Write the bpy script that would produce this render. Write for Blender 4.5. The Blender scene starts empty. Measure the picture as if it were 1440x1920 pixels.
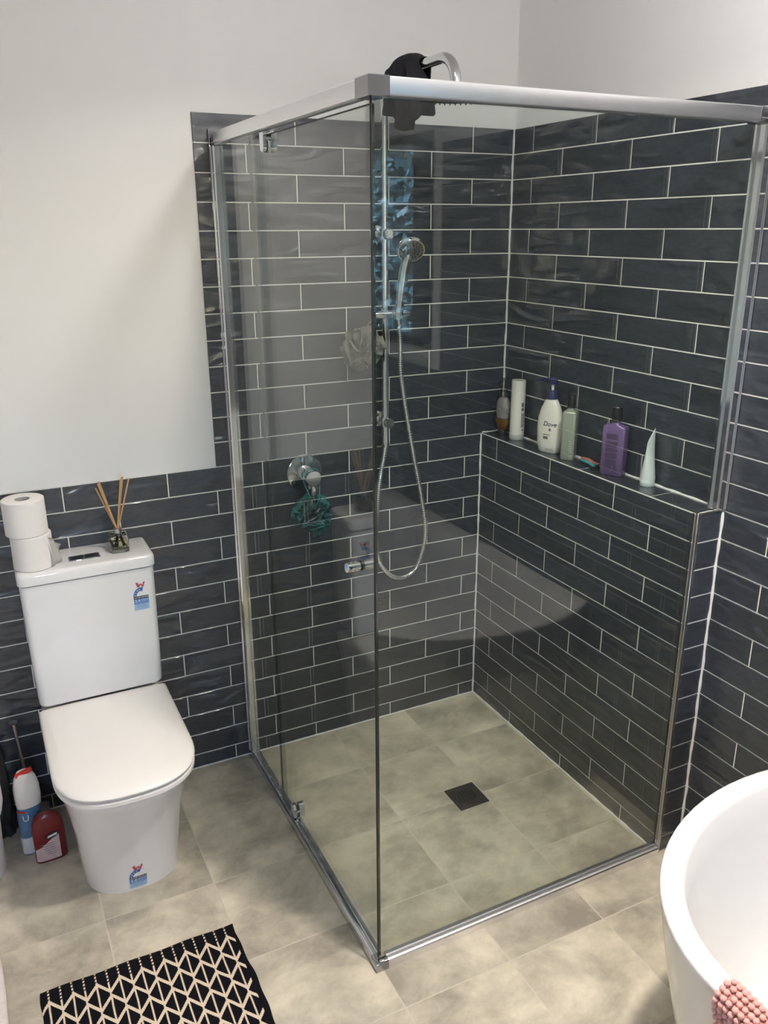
import bpy, bmesh, math, random
from math import sin, cos, pi, sqrt
from mathutils import Vector, Matrix
random.seed(7)
SC = bpy.context.scene
COL = SC.collection

# ------------------------------------------------------------------ camera
cam_d = bpy.data.cameras.new('camera'); cam = bpy.data.objects.new('camera', cam_d); COL.objects.link(cam)
yaw, pitch, roll = 0.459232, -0.327745, -0.004984
fw = Vector((sin(yaw)*cos(pitch), cos(yaw)*cos(pitch), sin(pitch)))
r0 = Vector((cos(yaw), -sin(yaw), 0)); u0 = r0.cross(fw)
rr = r0*cos(roll) + u0*sin(roll); uu = -r0*sin(roll) + u0*cos(roll)
cam.matrix_world = Matrix(((rr.x, uu.x, -fw.x, -1.62982), (rr.y, uu.y, -fw.y, -2.49593), (rr.z, uu.z, -fw.z, 1.77428), (0, 0, 0, 1)))
cam_d.sensor_fit = 'VERTICAL'; cam_d.sensor_height = 24.0; cam_d.lens = 1564.86/1920*24
cam_d.clip_start = 0.02
SC.camera = cam

# ------------------------------------------------------------------ view, world, lamps
SC.view_settings.view_transform = 'Standard'; SC.view_settings.look = 'None'
SC.view_settings.exposure = -0.05; SC.view_settings.gamma = 1.0
SC.view_settings.use_curve_mapping = False
SC.render.engine = 'CYCLES'
SC.cycles.use_denoising = True; SC.cycles.denoising_input_passes = 'RGB_ALBEDO'; SC.cycles.denoising_prefilter = 'ACCURATE'
SC.cycles.max_bounces = 12; SC.cycles.diffuse_bounces = 5; SC.cycles.glossy_bounces = 6
SC.cycles.transmission_bounces = 8; SC.cycles.transparent_max_bounces = 16
SC.cycles.sample_clamp_indirect = 6.0
SC.cycles.caustics_refractive = False; SC.cycles.caustics_reflective = False

world = bpy.data.worlds.new('sky'); SC.world = world; world.use_nodes = True
wn = world.node_tree; wn.nodes.clear()
wo = wn.nodes.new('ShaderNodeOutputWorld'); wb = wn.nodes.new('ShaderNodeBackground')
sky = wn.nodes.new('ShaderNodeTexSky'); sky.sky_type = 'NISHITA'; sky.sun_disc = False
sky.sun_elevation = math.radians(62); sky.sun_rotation = math.radians(200)
wb.inputs['Strength'].default_value = 6.5
wn.links.new(sky.outputs[0], wb.inputs[0]); wn.links.new(wb.outputs[0], wo.inputs[0])

def area(name, loc, size, power, color, rot=(0, 0, 0), shape='DISK', sy=None, spread=None):
    l = bpy.data.lights.new(name, 'AREA'); l.shape = shape; l.size = size
    if sy: l.size_y = sy
    if spread: l.spread = spread
    l.energy = power; l.color = color
    o = bpy.data.objects.new(name, l); o.location = loc; o.rotation_euler = rot; COL.objects.link(o)
    return o
WARM = (1.0, 0.89, 0.76)
area('downlight_lamp', (-0.55, -1.72, 2.585), 0.12, 22, WARM, spread=math.radians(110))
area('downlight_lamp', (-0.85, -0.93, 2.585), 0.12, 9, WARM, spread=math.radians(130))
pl = bpy.data.lights.new('upper_wall_fill', 'POINT'); pl.energy = 30; pl.color = (1.0, 0.965, 0.935); pl.shadow_soft_size = 0.07  # added point lamp, no known fitting, brightens the upper walls
po = bpy.data.objects.new('upper_wall_fill', pl); po.location = (-0.62, -1.62, 2.47); COL.objects.link(po)
# daylight: the sky outside reaches the room through the side window and a small unseen rear window, added as cool fill (light portals)
p = area('window_portal', (0.27, -3.26, 1.71), 0.90, 1, (1, 1, 1), rot=(0, math.radians(90), 0), shape='RECTANGLE', sy=1.45)
p.data.cycles.is_portal = True
p = area('fill_window_portal', (-1.75, -4.32, 1.62), 0.46, 1, (1, 1, 1), rot=(math.radians(90), 0, 0), shape='RECTANGLE', sy=0.90)
p.data.cycles.is_portal = True

# ------------------------------------------------------------------ materials
def nmat(name):
    m = bpy.data.materials.new(name); m.use_nodes = True; nt = m.node_tree
    return m, nt, nt.nodes['Principled BSDF']
def N(nt, t, **kw):
    n = nt.nodes.new(t)
    for k, v in kw.items(): setattr(n, k, v)
    return n
def math_(nt, op, a, b=None, c=None):
    n = nt.nodes.new('ShaderNodeMath'); n.operation = op
    for i, v in enumerate((a, b, c)):
        if v is None: continue
        if isinstance(v, (int, float)): n.inputs[i].default_value = v
        else: nt.links.new(v, n.inputs[i])
    return n.outputs[0]
def mat(name, col, rough=0.5, metal=0.0, noise=0.06, nscale=30, bump=0.0, bscale=60, coat=0.0, trans=0.0, alpha=1.0, sheen=0.0, ior=1.5, emit=None, sss=0.0):
    m, nt, b = nmat(name)
    tc = N(nt, 'ShaderNodeTexCoord')
    ns = N(nt, 'ShaderNodeTexNoise'); ns.inputs['Scale'].default_value = nscale; ns.inputs['Detail'].default_value = 3
    nt.links.new(tc.outputs['Object'], ns.inputs['Vector'])
    mx = N(nt, 'ShaderNodeMix'); mx.data_type = 'RGBA'
    mx.inputs['A'].default_value = (*[max(0, c*(1-noise)) for c in col], 1)
    mx.inputs['B'].default_value = (*[min(1, c*(1+noise)) for c in col], 1)
    nt.links.new(ns.outputs['Fac'], mx.inputs['Factor']); nt.links.new(mx.outputs['Result'], b.inputs['Base Color'])
    b.inputs['Roughness'].default_value = rough; b.inputs['Metallic'].default_value = metal
    b.inputs['Coat Weight'].default_value = coat; b.inputs['Transmission Weight'].default_value = trans
    b.inputs['Sheen Weight'].default_value = sheen; b.inputs['IOR'].default_value = ior
    b.inputs['Alpha'].default_value = alpha
    if sss:
        b.inputs['Subsurface Weight'].default_value = sss; b.inputs['Subsurface Radius'].default_value = (.01, .01, .01)
    if bump:
        n2 = N(nt, 'ShaderNodeTexNoise'); n2.inputs['Scale'].default_value = bscale; n2.inputs['Detail'].default_value = 4
        nt.links.new(tc.outputs['Object'], n2.inputs['Vector'])
        bp = N(nt, 'ShaderNodeBump'); bp.inputs['Strength'].default_value = bump; bp.inputs['Distance'].default_value = 0.002
        nt.links.new(n2.outputs['Fac'], bp.inputs['Height']); nt.links.new(bp.outputs['Normal'], b.inputs['Normal'])
    return m

def tile_material(name, along_x):
    # glazed slate-blue ceramic with a hand-made rippled face
    m, nt, b = nmat(name)
    geo = N(nt, 'ShaderNodeNewGeometry'); oi = N(nt, 'ShaderNodeObjectInfo')
    off = N(nt, 'ShaderNodeVectorMath', operation='SCALE')
    comb = N(nt, 'ShaderNodeCombineXYZ')
    for i in range(3): nt.links.new(oi.outputs['Random'], comb.inputs[i])
    nt.links.new(comb.outputs[0], off.inputs[0]); off.inputs['Scale'].default_value = 37.0
    add = N(nt, 'ShaderNodeVectorMath', operation='ADD')
    nt.links.new(geo.outputs['Position'], add.inputs[0]); nt.links.new(off.outputs[0], add.inputs[1])
    mp = N(nt, 'ShaderNodeMapping'); mp.inputs['Scale'].default_value = (4.5, 1, 14) if along_x else (1, 4.5, 14)
    mp.inputs['Rotation'].default_value = (0, 0.35, 0) if along_x else (0.35, 0, 0)
    nt.links.new(add.outputs[0], mp.inputs['Vector'])
    n1 = N(nt, 'ShaderNodeTexNoise'); n1.inputs['Scale'].default_value = 1.3; n1.inputs['Detail'].default_value = 1.0
    n1.inputs['Distortion'].default_value = 0.8
    nt.links.new(mp.outputs[0], n1.inputs['Vector'])
    n2 = N(nt, 'ShaderNodeTexNoise'); n2.inputs['Scale'].default_value = 9; n2.inputs['Detail'].default_value = 5
    nt.links.new(mp.outputs[0], n2.inputs['Vector'])
    cr = N(nt, 'ShaderNodeValToRGB')
    cr.color_ramp.elements[0].position = 0.3; cr.color_ramp.elements[0].color = (0.020, 0.026, 0.037, 1)
    cr.color_ramp.elements[1].position = 0.75; cr.color_ramp.elements[1].color = (0.040, 0.047, 0.063, 1)
    nt.links.new(n2.outputs['Fac'], cr.inputs[0])
    hs = N(nt, 'ShaderNodeHueSaturation')
    mr = N(nt, 'ShaderNodeMapRange'); mr.inputs['To Min'].default_value = 0.88; mr.inputs['To Max'].default_value = 1.15
    nt.links.new(oi.outputs['Random'], mr.inputs['Value']); nt.links.new(mr.outputs[0], hs.inputs['Value'])
    nt.links.new(cr.outputs[0], hs.inputs['Color']); nt.links.new(hs.outputs[0], b.inputs['Base Color'])
    b.inputs['Roughness'].default_value = 0.45; b.inputs['IOR'].default_value = 1.6
    b.inputs['Coat Weight'].default_value = 0.75; b.inputs['Coat Roughness'].default_value = 0.12
    bp = N(nt, 'ShaderNodeBump'); nt.links.new(bp.outputs['Normal'], b.inputs['Coat Normal']); bp.inputs['Strength'].default_value = 0.85; bp.inputs['Distance'].default_value = 0.011
    nt.links.new(n1.outputs['Fac'], bp.inputs['Height']); nt.links.new(bp.outputs['Normal'], b.inputs['Normal'])
    return m

def floor_material():
    m, nt, b = nmat('stone_look_porcelain')
    geo = N(nt, 'ShaderNodeNewGeometry'); oi = N(nt, 'ShaderNodeObjectInfo')
    comb = N(nt, 'ShaderNodeCombineXYZ')
    for i in range(3): nt.links.new(oi.outputs['Random'], comb.inputs[i])
    off = N(nt, 'ShaderNodeVectorMath', operation='SCALE'); off.inputs['Scale'].default_value = 51.0
    nt.links.new(comb.outputs[0], off.inputs[0])
    add = N(nt, 'ShaderNodeVectorMath', operation='ADD')
    nt.links.new(geo.outputs['Position'], add.inputs[0]); nt.links.new(off.outputs[0], add.inputs[1])
    mp = N(nt, 'ShaderNodeMapping'); mp.inputs['Scale'].default_value = (4.2, 5.4, 1)
    nt.links.new(add.outputs[0], mp.inputs['Vector'])
    n1 = N(nt, 'ShaderNodeTexNoise'); n1.inputs['Scale'].default_value = 1.1; n1.inputs['Detail'].default_value = 7; n1.inputs['Roughness'].default_value = 0.68; n1.inputs['Distortion'].default_value = 0.25
    nt.links.new(mp.outputs[0], n1.inputs['Vector'])
    n2 = N(nt, 'ShaderNodeTexNoise'); n2.inputs['Scale'].default_value = 5; n2.inputs['Detail'].default_value = 6
    nt.links.new(add.outputs[0], n2.inputs['Vector'])
    s = math_(nt, 'MULTIPLY_ADD', n2.outputs['Fac'], 0.45, math_(nt, 'MULTIPLY', n1.outputs['Fac'], 0.75))
    cr = N(nt, 'ShaderNodeValToRGB')
    e = cr.color_ramp.elements; e[0].position = 0.46; e[0].color = (0.31, 0.285, 0.235, 1)
    e[1].position = 0.74; e[1].color = (0.67, 0.615, 0.50, 1)
    nt.links.new(s, cr.inputs[0])
    hs = N(nt, 'ShaderNodeHueSaturation')
    mr = N(nt, 'ShaderNodeMapRange'); mr.inputs['To Min'].default_value = 0.86; mr.inputs['To Max'].default_value = 1.12
    nt.links.new(oi.outputs['Random'], mr.inputs['Value']); nt.links.new(mr.outputs[0], hs.inputs['Value'])
    nt.links.new(cr.outputs[0], hs.inputs['Color']); nt.links.new(hs.outputs[0], b.inputs['Base Color'])
    b.inputs['Roughness'].default_value = 0.42; b.inputs['Specular IOR Level'].default_value = 0.35
    return m

def glass_material(name, tint):
    # thin clear pane: transmits straight through, reflects by Fresnel at each face
    m = bpy.data.materials.new(name); m.use_nodes = True; nt = m.node_tree; nt.nodes.clear()
    out = N(nt, 'ShaderNodeOutputMaterial'); mix = N(nt, 'ShaderNodeMixShader')
    tr = N(nt, 'ShaderNodeBsdfTransparent'); gl = N(nt, 'ShaderNodeBsdfGlossy'); gl.inputs['Roughness'].default_value = 0.0
    geo = N(nt, 'ShaderNodeNewGeometry'); fr = N(nt, 'ShaderNodeFresnel')
    ior = math_(nt, 'MULTIPLY_ADD', geo.outputs['Backfacing'], 1/1.52-1.52, 1.52)
    nt.links.new(ior, fr.inputs['IOR'])
    ns = N(nt, 'ShaderNodeTexNoise'); ns.inputs['Scale'].default_value = 3.0
    cr = N(nt, 'ShaderNodeMix'); cr.data_type = 'RGBA'
    cr.inputs['A'].default_value = (*tint, 1); cr.inputs['B'].default_value = (*[min(1, t*1.01) for t in tint], 1)
    nt.links.new(ns.outputs['Fac'], cr.inputs['Factor']); nt.links.new(cr.outputs['Result'], tr.inputs['Color'])
    nt.links.new(fr.outputs[0], mix.inputs[0]); nt.links.new(tr.outputs[0], mix.inputs[1]); nt.links.new(gl.outputs[0], mix.inputs[2])
    nt.links.new(mix.outputs[0], out.inputs[0])
    return m

def rug_material():
    m, nt, b = nmat('woven_rug')
    tc = N(nt, 'ShaderNodeTexCoord'); sp = N(nt, 'ShaderNodeSeparateXYZ'); nt.links.new(tc.outputs['Object'], sp.inputs[0])
    X, Y = sp.outputs[0], sp.outputs[1]          # metres from the rug's far right corner
    wob = N(nt, 'ShaderNodeTexNoise'); wob.inputs['Scale'].default_value = 9; nt.links.new(tc.outputs['Object'], wob.inputs['Vector'])
    wv = math_(nt, 'MULTIPLY', math_(nt, 'SUBTRACT', wob.outputs['Fac'], 0.5), 0.006)
    st = math_(nt, 'MULTIPLY', math_(nt, 'SINE', math_(nt, 'MULTIPLY', Y, 2*pi/0.0052)), 0.0007)
    X1 = math_(nt, 'ADD', math_(nt, 'ADD', X, wv), st); Y1 = math_(nt, 'ADD', Y, wv)
    PX, PR, A = 0.0551, 0.047, 0.034
    def tri(shift):                              # 0 at a peak, 1 at a valley
        f = math_(nt, 'FRACT', math_(nt, 'ADD', math_(nt, 'DIVIDE', math_(nt, 'ADD', X1, 0.0262), PX), 20 + shift))
        return math_(nt, 'SUBTRACT', 1.0, math_(nt, 'ABSOLUTE', math_(nt, 'MULTIPLY_ADD', f, 2.0, -1.0)))
    def family(shift, row0):
        v = math_(nt, 'ADD', math_(nt, 'MULTIPLY', Y1, -1.0), math_(nt, 'MULTIPLY', tri(shift), -A))
        v = math_(nt, 'SUBTRACT', v, 0.043 + row0*PR)
        f = math_(nt, 'FRACT', math_(nt, 'ADD', math_(nt, 'DIVIDE', v, 2*PR), 0.5))
        d = math_(nt, 'ABSOLUTE', math_(nt, 'MULTIPLY', math_(nt, 'SUBTRACT', f, 0.5), 2*PR))
        return math_(nt, 'LESS_THAN', d, 0.0062)
    z = math_(nt, 'MAXIMUM', family(0.0, 0), family(0.5, 1))
    inb = math_(nt, 'MULTIPLY', math_(nt, 'LESS_THAN', Y1, -0.034), math_(nt, 'LESS_THAN', X, -0.010))
    z = math_(nt, 'MULTIPLY', z, inb)
    f = math_(nt, 'FRACT', math_(nt, 'ADD', math_(nt, 'DIVIDE', X1, PX/2), 20.5))
    d = math_(nt, 'ABSOLUTE', math_(nt, 'MULTIPLY', math_(nt, 'SUBTRACT', f, 0.5), PX/2))
    dash = math_(nt, 'GREATER_THAN', math_(nt, 'SINE', math_(nt, 'MULTIPLY', Y, 2*pi/0.0105)), -0.35)
    solid = math_(nt, 'LESS_THAN', Y1, -0.048)
    ln = math_(nt, 'MULTIPLY', math_(nt, 'LESS_THAN', d, 0.0021), math_(nt, 'MAXIMUM', dash, solid))
    ln = math_(nt, 'MULTIPLY', ln, math_(nt, 'LESS_THAN', X, -0.020))
    p = math_(nt, 'MAXIMUM', z, ln)
    mx = N(nt, 'ShaderNodeMix'); mx.data_type = 'RGBA'
    mx.inputs['A'].default_value = (0.006, 0.006, 0.009, 1); mx.inputs['B'].default_value = (0.66, 0.56, 0.44, 1)
    nt.links.new(p, mx.inputs['Factor']); nt.links.new(mx.outputs['Result'], b.inputs['Base Color'])
    b.inputs['Roughness'].default_value = 0.95; b.inputs['Specular IOR Level'].default_value = 0.1
    wv2 = N(nt, 'ShaderNodeTexNoise'); wv2.inputs['Scale'].default_value = 220; nt.links.new(tc.outputs['Object'], wv2.inputs['Vector'])
    h = math_(nt, 'ADD', wv2.outputs['Fac'], math_(nt, 'MULTIPLY', p, 1.2))
    bp = N(nt, 'ShaderNodeBump'); bp.inputs['Strength'].default_value = 0.8; bp.inputs['Distance'].default_value = 0.002
    nt.links.new(h, bp.inputs['Height']); nt.links.new(bp.outputs['Normal'], b.inputs['Normal'])
    return m

M = {}
M['paint'] = mat('wall_paint', (0.80, 0.80, 0.80), 0.55, noise=0.01, nscale=3, bump=0.05, bscale=150)
M['ceiling'] = mat('ceiling_paint', (0.82, 0.82, 0.82), 0.7, noise=0.01)
M['grout'] = mat('white_grout', (0.86, 0.86, 0.82), 0.8, noise=0.05, nscale=40, bump=0.2)
M['silicone'] = mat('white_silicone', (0.78, 0.79, 0.78), 0.35, noise=0.04)
M['tile_x'] = tile_material('slate_blue_glaze_x', True)
M['tile_y'] = tile_material('slate_blue_glaze_y', False)
M['floor'] = floor_material()
M['floor_grout'] = mat('greige_grout', (0.56, 0.52, 0.44), 0.85, noise=0.08)
M['glass'] = glass_material('shower_glass', (0.915, 0.942, 0.925))
M['wglass'] = glass_material('window_glass', (0.97, 0.98, 0.98))
M['edge'] = mat('glass_edge', (0.004, 0.008, 0.007), 0.5, noise=0.1)
M['seal'] = mat('black_seal', (0.01, 0.01, 0.01), 0.4)
M['chrome'] = mat('chrome', (0.76, 0.77, 0.79), 0.08, 1.0, noise=0.01)
M['chrome_dark'] = mat('dark_reflection_chrome', (0.42, 0.42, 0.44), 0.10, 1.0, noise=0.02)  # base colour darkened to stand in for dark reflections
M['alu'] = mat('bright_aluminium', (0.90, 0.90, 0.92), 0.30, 1.0, noise=0.01)
M['trim'] = mat('brushed_trim', (0.50, 0.48, 0.46), 0.3, 1.0, noise=0.05)
M['porcelain'] = mat('vitreous_china', (0.80, 0.80, 0.81), 0.07, noise=0.005, coat=0.3)
M['seat'] = mat('seat_plastic', (0.80, 0.785, 0.765), 0.12, noise=0.005)
M['tub'] = mat('tub_acrylic', (0.72, 0.72, 0.72), 0.14, noise=0.004)
M['rug'] = rug_material()
M['black'] = mat('black_plastic', (0.012, 0.012, 0.012), 0.32)
M['darkmetal'] = mat('gunmetal_grate', (0.17, 0.16, 0.16), 0.3, 0.9, noise=0.2)
M['drain_shade'] = mat('drain_shade_black', (0.004, 0.004, 0.004), 0.8)
M['paper'] = mat('tissue', (0.82, 0.80, 0.78), 0.95, noise=0.02, bump=0.3, bscale=400)
M['card'] = mat('cardboard', (0.46, 0.44, 0.44), 0.9)
M['reed'] = mat('reed_wood', (0.56, 0.35, 0.17), 0.7, noise=0.25, nscale=60)
M['diffglass'] = mat('flask_glass', (0.90, 0.93, 0.88), 0.02, trans=1.0, noise=0.0, ior=1.45)
M['oil'] = mat('diffuser_oil', (0.86, 0.84, 0.62), 0.02, trans=1.0, noise=0.0, ior=1.35)
M['silver'] = mat('silver_cap', (0.62, 0.63, 0.66), 0.35, 1.0)
M['navy'] = mat('navy_plastic', (0.028, 0.032, 0.115), 0.35)
M['white_pl'] = mat('white_plastic', (0.80, 0.78, 0.73), 0.33, noise=0.01)
M['cool_pl'] = mat('cool_white_plastic', (0.70, 0.76, 0.78), 0.4, noise=0.01)
M['frost'] = mat('frosted_cap', (0.45, 0.46, 0.44), 0.45, noise=0.03)
M['plate'] = mat('grey_spray_plate', (0.20, 0.20, 0.20), 0.35, 0.5)
M['sage'] = mat('sage_pearl', (0.33, 0.37, 0.30), 0.28, 0.25, noise=0.03)
M['purple'] = mat('purple_pearl', (0.17, 0.11, 0.26), 0.28, 0.25, noise=0.03)
M['amber'] = mat('amber_gel', (0.55, 0.25, 0.05), 0.08, trans=0.75, noise=0.15, nscale=60)
M['clearpl'] = glass_material('clear_plastic', (0.80, 0.80, 0.78))
M['labelgrey'] = mat('label_grey', (0.50, 0.48, 0.50), 0.4)
M['ink'] = mat('grey_ink', (0.16, 0.15, 0.17), 0.6)
M['inkp'] = mat('plum_ink', (0.07, 0.05, 0.09), 0.6)
M['inkw'] = mat('pale_ink', (0.70, 0.74, 0.66), 0.5)
M['inknavy'] = mat('navy_ink', (0.02, 0.03, 0.10), 0.5)
M['teal'] = mat('teal_net', (0.010, 0.14, 0.14), 0.7, noise=0.5, nscale=80, sheen=0.3)
M['tealcord'] = mat('teal_cord', (0.02, 0.27, 0.33), 0.7, noise=0.2)
M['greynet'] = mat('grey_net', (0.22, 0.22, 0.195), 0.8, noise=0.35, nscale=80, sheen=0.3)
M['towel'] = mat('black_towel', (0.010, 0.010, 0.015), 0.95, noise=0.5, nscale=200, bump=0.8, bscale=350)
M['pink'] = mat('pink_chenille', (0.60, 0.31, 0.28), 0.95, noise=0.12, nscale=120, sheen=0.4)
M['mat_white'] = mat('white_pile', (0.72, 0.66, 0.64), 0.95, noise=0.15, nscale=120, bump=1.0, bscale=160)
M['red'] = mat('red_bottle', (0.15, 0.010, 0.012), 0.25, noise=0.2)
M['redcap'] = mat('red_nozzle', (0.55, 0.02, 0.02), 0.4)
M['dblue'] = mat('sticker_blue', (0.04, 0.13, 0.42), 0.4)
M['mblue'] = mat('sticker_mid_blue', (0.09, 0.24, 0.55), 0.4)
M['lblue'] = mat('sticker_light_blue', (0.34, 0.50, 0.72), 0.4)
M['stkwhite'] = mat('sticker_white', (0.80, 0.80, 0.82), 0.4)
M['stkred'] = mat('sticker_red', (0.50, 0.05, 0.09), 0.4)
M['stkblack'] = mat('sticker_black', (0.015, 0.015, 0.02), 0.4)
M['teal_pl'] = mat('teal_plastic', (0.03, 0.30, 0.34), 0.35)
M['pink_pl'] = mat('salmon_plastic', (0.55, 0.18, 0.16), 0.35)
M['bag'] = mat('dark_gloss', (0.03, 0.03, 0.032), 0.12, noise=0.4, bump=1.0, bscale=35)
M['wood'] = mat('dark_timber', (0.09, 0.045, 0.02), 0.6, noise=0.3)
M['bin'] = mat('white_bin', (0.72, 0.72, 0.75), 0.35, noise=0.01)
M['frame'] = mat('charcoal_window_frame', (0.02, 0.021, 0.024), 0.35)
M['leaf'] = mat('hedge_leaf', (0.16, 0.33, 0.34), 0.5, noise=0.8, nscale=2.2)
M['leafdark'] = mat('hedge_dark_leaf', (0.012, 0.03, 0.03), 0.6)  # darker tone for the core box and some leaves
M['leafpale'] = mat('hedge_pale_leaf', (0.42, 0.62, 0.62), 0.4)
M['leaflabel'] = mat('label_blue', (0.10, 0.20, 0.36), 0.4, noise=0.3, nscale=60)
M['labelpink'] = mat('label_pink', (0.55, 0.42, 0.44), 0.4, noise=0.25, nscale=70)

# ------------------------------------------------------------------ helpers
def bm_new(): return bmesh.new()
def link_mesh(name, me, parent=None):
    o = bpy.data.objects.new(name, me); COL.objects.link(o)
    if parent is not None:
        o.parent = parent
        o.location = -Vector(parent.get('wloc', (0, 0, 0)))
    return o
def finish(bm, name, m, smooth=True, angle=40):
    me = bpy.data.meshes.new(name)
    bmesh.ops.recalc_face_normals(bm, faces=bm.faces)
    bm.to_mesh(me); bm.free()
    me.materials.append(m)
    if smooth:
        me.polygons.foreach_set('use_smooth', [True]*len(me.polygons))
        try: me.set_sharp_from_angle(angle=math.radians(angle))
        except Exception: pass
    return me
def obj(name, bm, m, parent=None, smooth=True, angle=40):
    return link_mesh(name, finish(bm, name, m, smooth, angle), parent)
def thing(name, label, cat, loc=(0, 0, 0), group=None):
    o = bpy.data.objects.new(name, None); COL.objects.link(o); o.location = loc; o.empty_display_size = 0.05
    o['wloc'] = loc; o['label'] = label; o['category'] = cat
    if group: o['group'] = group
    return o
def struct(name, bm, m, smooth=False):
    o = obj(name, bm, m, None, smooth); o['kind'] = 'structure'; return o
def box(bm, x0, x1, y0, y1, z0, z1, bev=0.0, seg=2):
    r = bmesh.ops.create_cube(bm, size=1.0)
    vs = r['verts']
    bmesh.ops.scale(bm, verts=vs, vec=(abs(x1-x0), abs(y1-y0), abs(z1-z0)))
    bmesh.ops.translate(bm, verts=vs, vec=((x0+x1)/2, (y0+y1)/2, (z0+z1)/2))
    if bev > 0:
        es = list({e for v in vs for e in v.link_edges})
        bmesh.ops.bevel(bm, geom=es, offset=bev, segments=seg, profile=0.5, affect='EDGES')
def ring_loft(bm, rings, cap0=True, cap1=True, closed=True):
    vr = [[bm.verts.new(p) for p in r] for r in rings]
    n = len(vr[0])
    for a, b in zip(vr, vr[1:]):
        for i in range(n if closed else n-1):
            j = (i+1) % n
            bm.faces.new((a[i], a[j], b[j], b[i]))
    if cap0 and closed: bm.faces.new(list(reversed(vr[0])))
    if cap1 and closed: bm.faces.new(vr[-1])
    return vr
def lathe(bm, prof, c=(0, 0, 0), axis='z', seg=32, cap0=True, cap1=True):
    rings = []
    for r, h in prof:
        ring = []
        for i in range(seg):
            a = 2*pi*i/seg; p, q = max(r, 1e-5)*cos(a), max(r, 1e-5)*sin(a)
            if axis == 'z': v = (c[0]+p, c[1]+q, c[2]+h)
            elif axis == 'y': v = (c[0]+p, c[1]+h, c[2]+q)
            else: v = (c[0]+h, c[1]+p, c[2]+q)
            ring.append(v)
        rings.append(ring)
    ring_loft(bm, rings, cap0, cap1)
def catmull(pts, sub=8):
    pts = [Vector(p) for p in pts]; out = []
    P_ = [pts[0]*2-pts[1]] + pts + [pts[-1]*2-pts[-2]]
    for i in range(1, len(P_)-2):
        p0, p1, p2, p3 = P_[i-1], P_[i], P_[i+1], P_[i+2]
        for k in range(sub):
            t = k/sub
            out.append(0.5*((2*p1)+(p2-p0)*t+(2*p0-5*p1+4*p2-p3)*t*t+(3*p1-p0-3*p2+p3)*t**3))
    out.append(pts[-1]); return out
def tube(bm, pts, r, seg=12, rf=None):
    pts = [Vector(p) for p in pts]; rings = []
    prev = None
    for i, p in enumerate(pts):
        t = (pts[min(i+1, len(pts)-1)] - pts[max(i-1, 0)]).normalized()
        if prev is None:
            a = Vector((0, 0, 1)) if abs(t.z) < 0.9 else Vector((1, 0, 0))
            n = t.cross(a).normalized()
        else:
            n = (prev - t*prev.dot(t)).normalized()
        prev = n; b = t.cross(n)
        rad = rf(i/(len(pts)-1)) if rf else r
        rings.append([p + (n*cos(2*pi*k/seg) + b*sin(2*pi*k/seg))*rad for k in range(seg)])
    ring_loft(bm, rings)
def cyl(bm, a, b, r, seg=20): tube(bm, [a, b], r, seg)
def superell(cx, cy, a, b, n, seg, z):
    out = []
    for i in range(seg):
        t = 2*pi*i/seg; c, s = cos(t), sin(t)
        out.append((cx + a*math.copysign(abs(c)**(2/n), c), cy + b*math.copysign(abs(s)**(2/n), s), z))
    return out
def prism(bm, poly, axis, a0, a1):
    # poly = 2-D outline, extruded along axis from a0 to a1
    def mk(p, a):
        return {'x': (a, p[0], p[1]), 'y': (p[0], a, p[1]), 'z': (p[0], p[1], a)}[axis]
    ring_loft(bm, [[mk(p, a0) for p in poly], [mk(p, a1) for p in poly]])
_txt = {}
def text_verts(s, shear=0.0):
    if (s, shear) in _txt: return _txt[(s, shear)]
    cu = bpy.data.curves.new('t', 'FONT'); cu.body = s; cu.size = 1.0; cu.shear = shear; cu.resolution_u = 3
    cu.align_x = 'CENTER'; cu.align_y = 'CENTER'
    o = bpy.data.objects.new('t', cu); COL.objects.link(o)
    dg = bpy.context.evaluated_depsgraph_get(); me = bpy.data.meshes.new_from_object(o.evaluated_get(dg))
    vs = [tuple(v.co) for v in me.vertices]; fs = [tuple(p.vertices) for p in me.polygons]
    bpy.data.objects.remove(o); bpy.data.curves.remove(cu); bpy.data.meshes.remove(me)
    _txt[(s, shear)] = (vs, fs); return vs, fs
def add_mapped(bm, vs, fs, f):
    bv = [bm.verts.new(f(v[0], v[1])) for v in vs]
    for q in fs:
        try: bm.faces.new([bv[i] for i in q])
        except ValueError: pass
def add_text(bm, s, u, v, size, f, shear=0.0, sx=1.0, rot=0.0):
    vs, fs = text_verts(s, shear)
    c_, s_ = cos(rot), sin(rot)
    def g(x, y):
        x *= size*sx; y *= size
        return f(u + x*c_ - y*s_, v + x*s_ + y*c_)
    add_mapped(bm, vs, fs, g)
def add_rect(bm, u0, u1, v0, v1, f, nu=6):
    vs = []; fs = []
    for i in range(nu+1):
        u = u0+(u1-u0)*i/nu; vs += [(u, v0), (u, v1)]
    for i in range(nu): fs.append((2*i, 2*i+2, 2*i+3, 2*i+1))
    add_mapped(bm, vs, fs, f)

# ------------------------------------------------------------------ key dimensions (metres)
PC, KF = 0.078, 26.68                 # course height, number of courses down to the floor
Z = lambda k: (KF-k)*PC
TL = 0.3052                           # tile module
G = 0.0033                            # grout joint
XE, W = -0.9815, 0.09                 # left end of tall tiling, right wall plane
XL, YB, ZC = -2.35, -4.20, 2.60       # left wall, rear wall, ceiling
LT = Z(13) + 0.004                    # ledge top
YD = -1.030                           # end of the ledge

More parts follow.
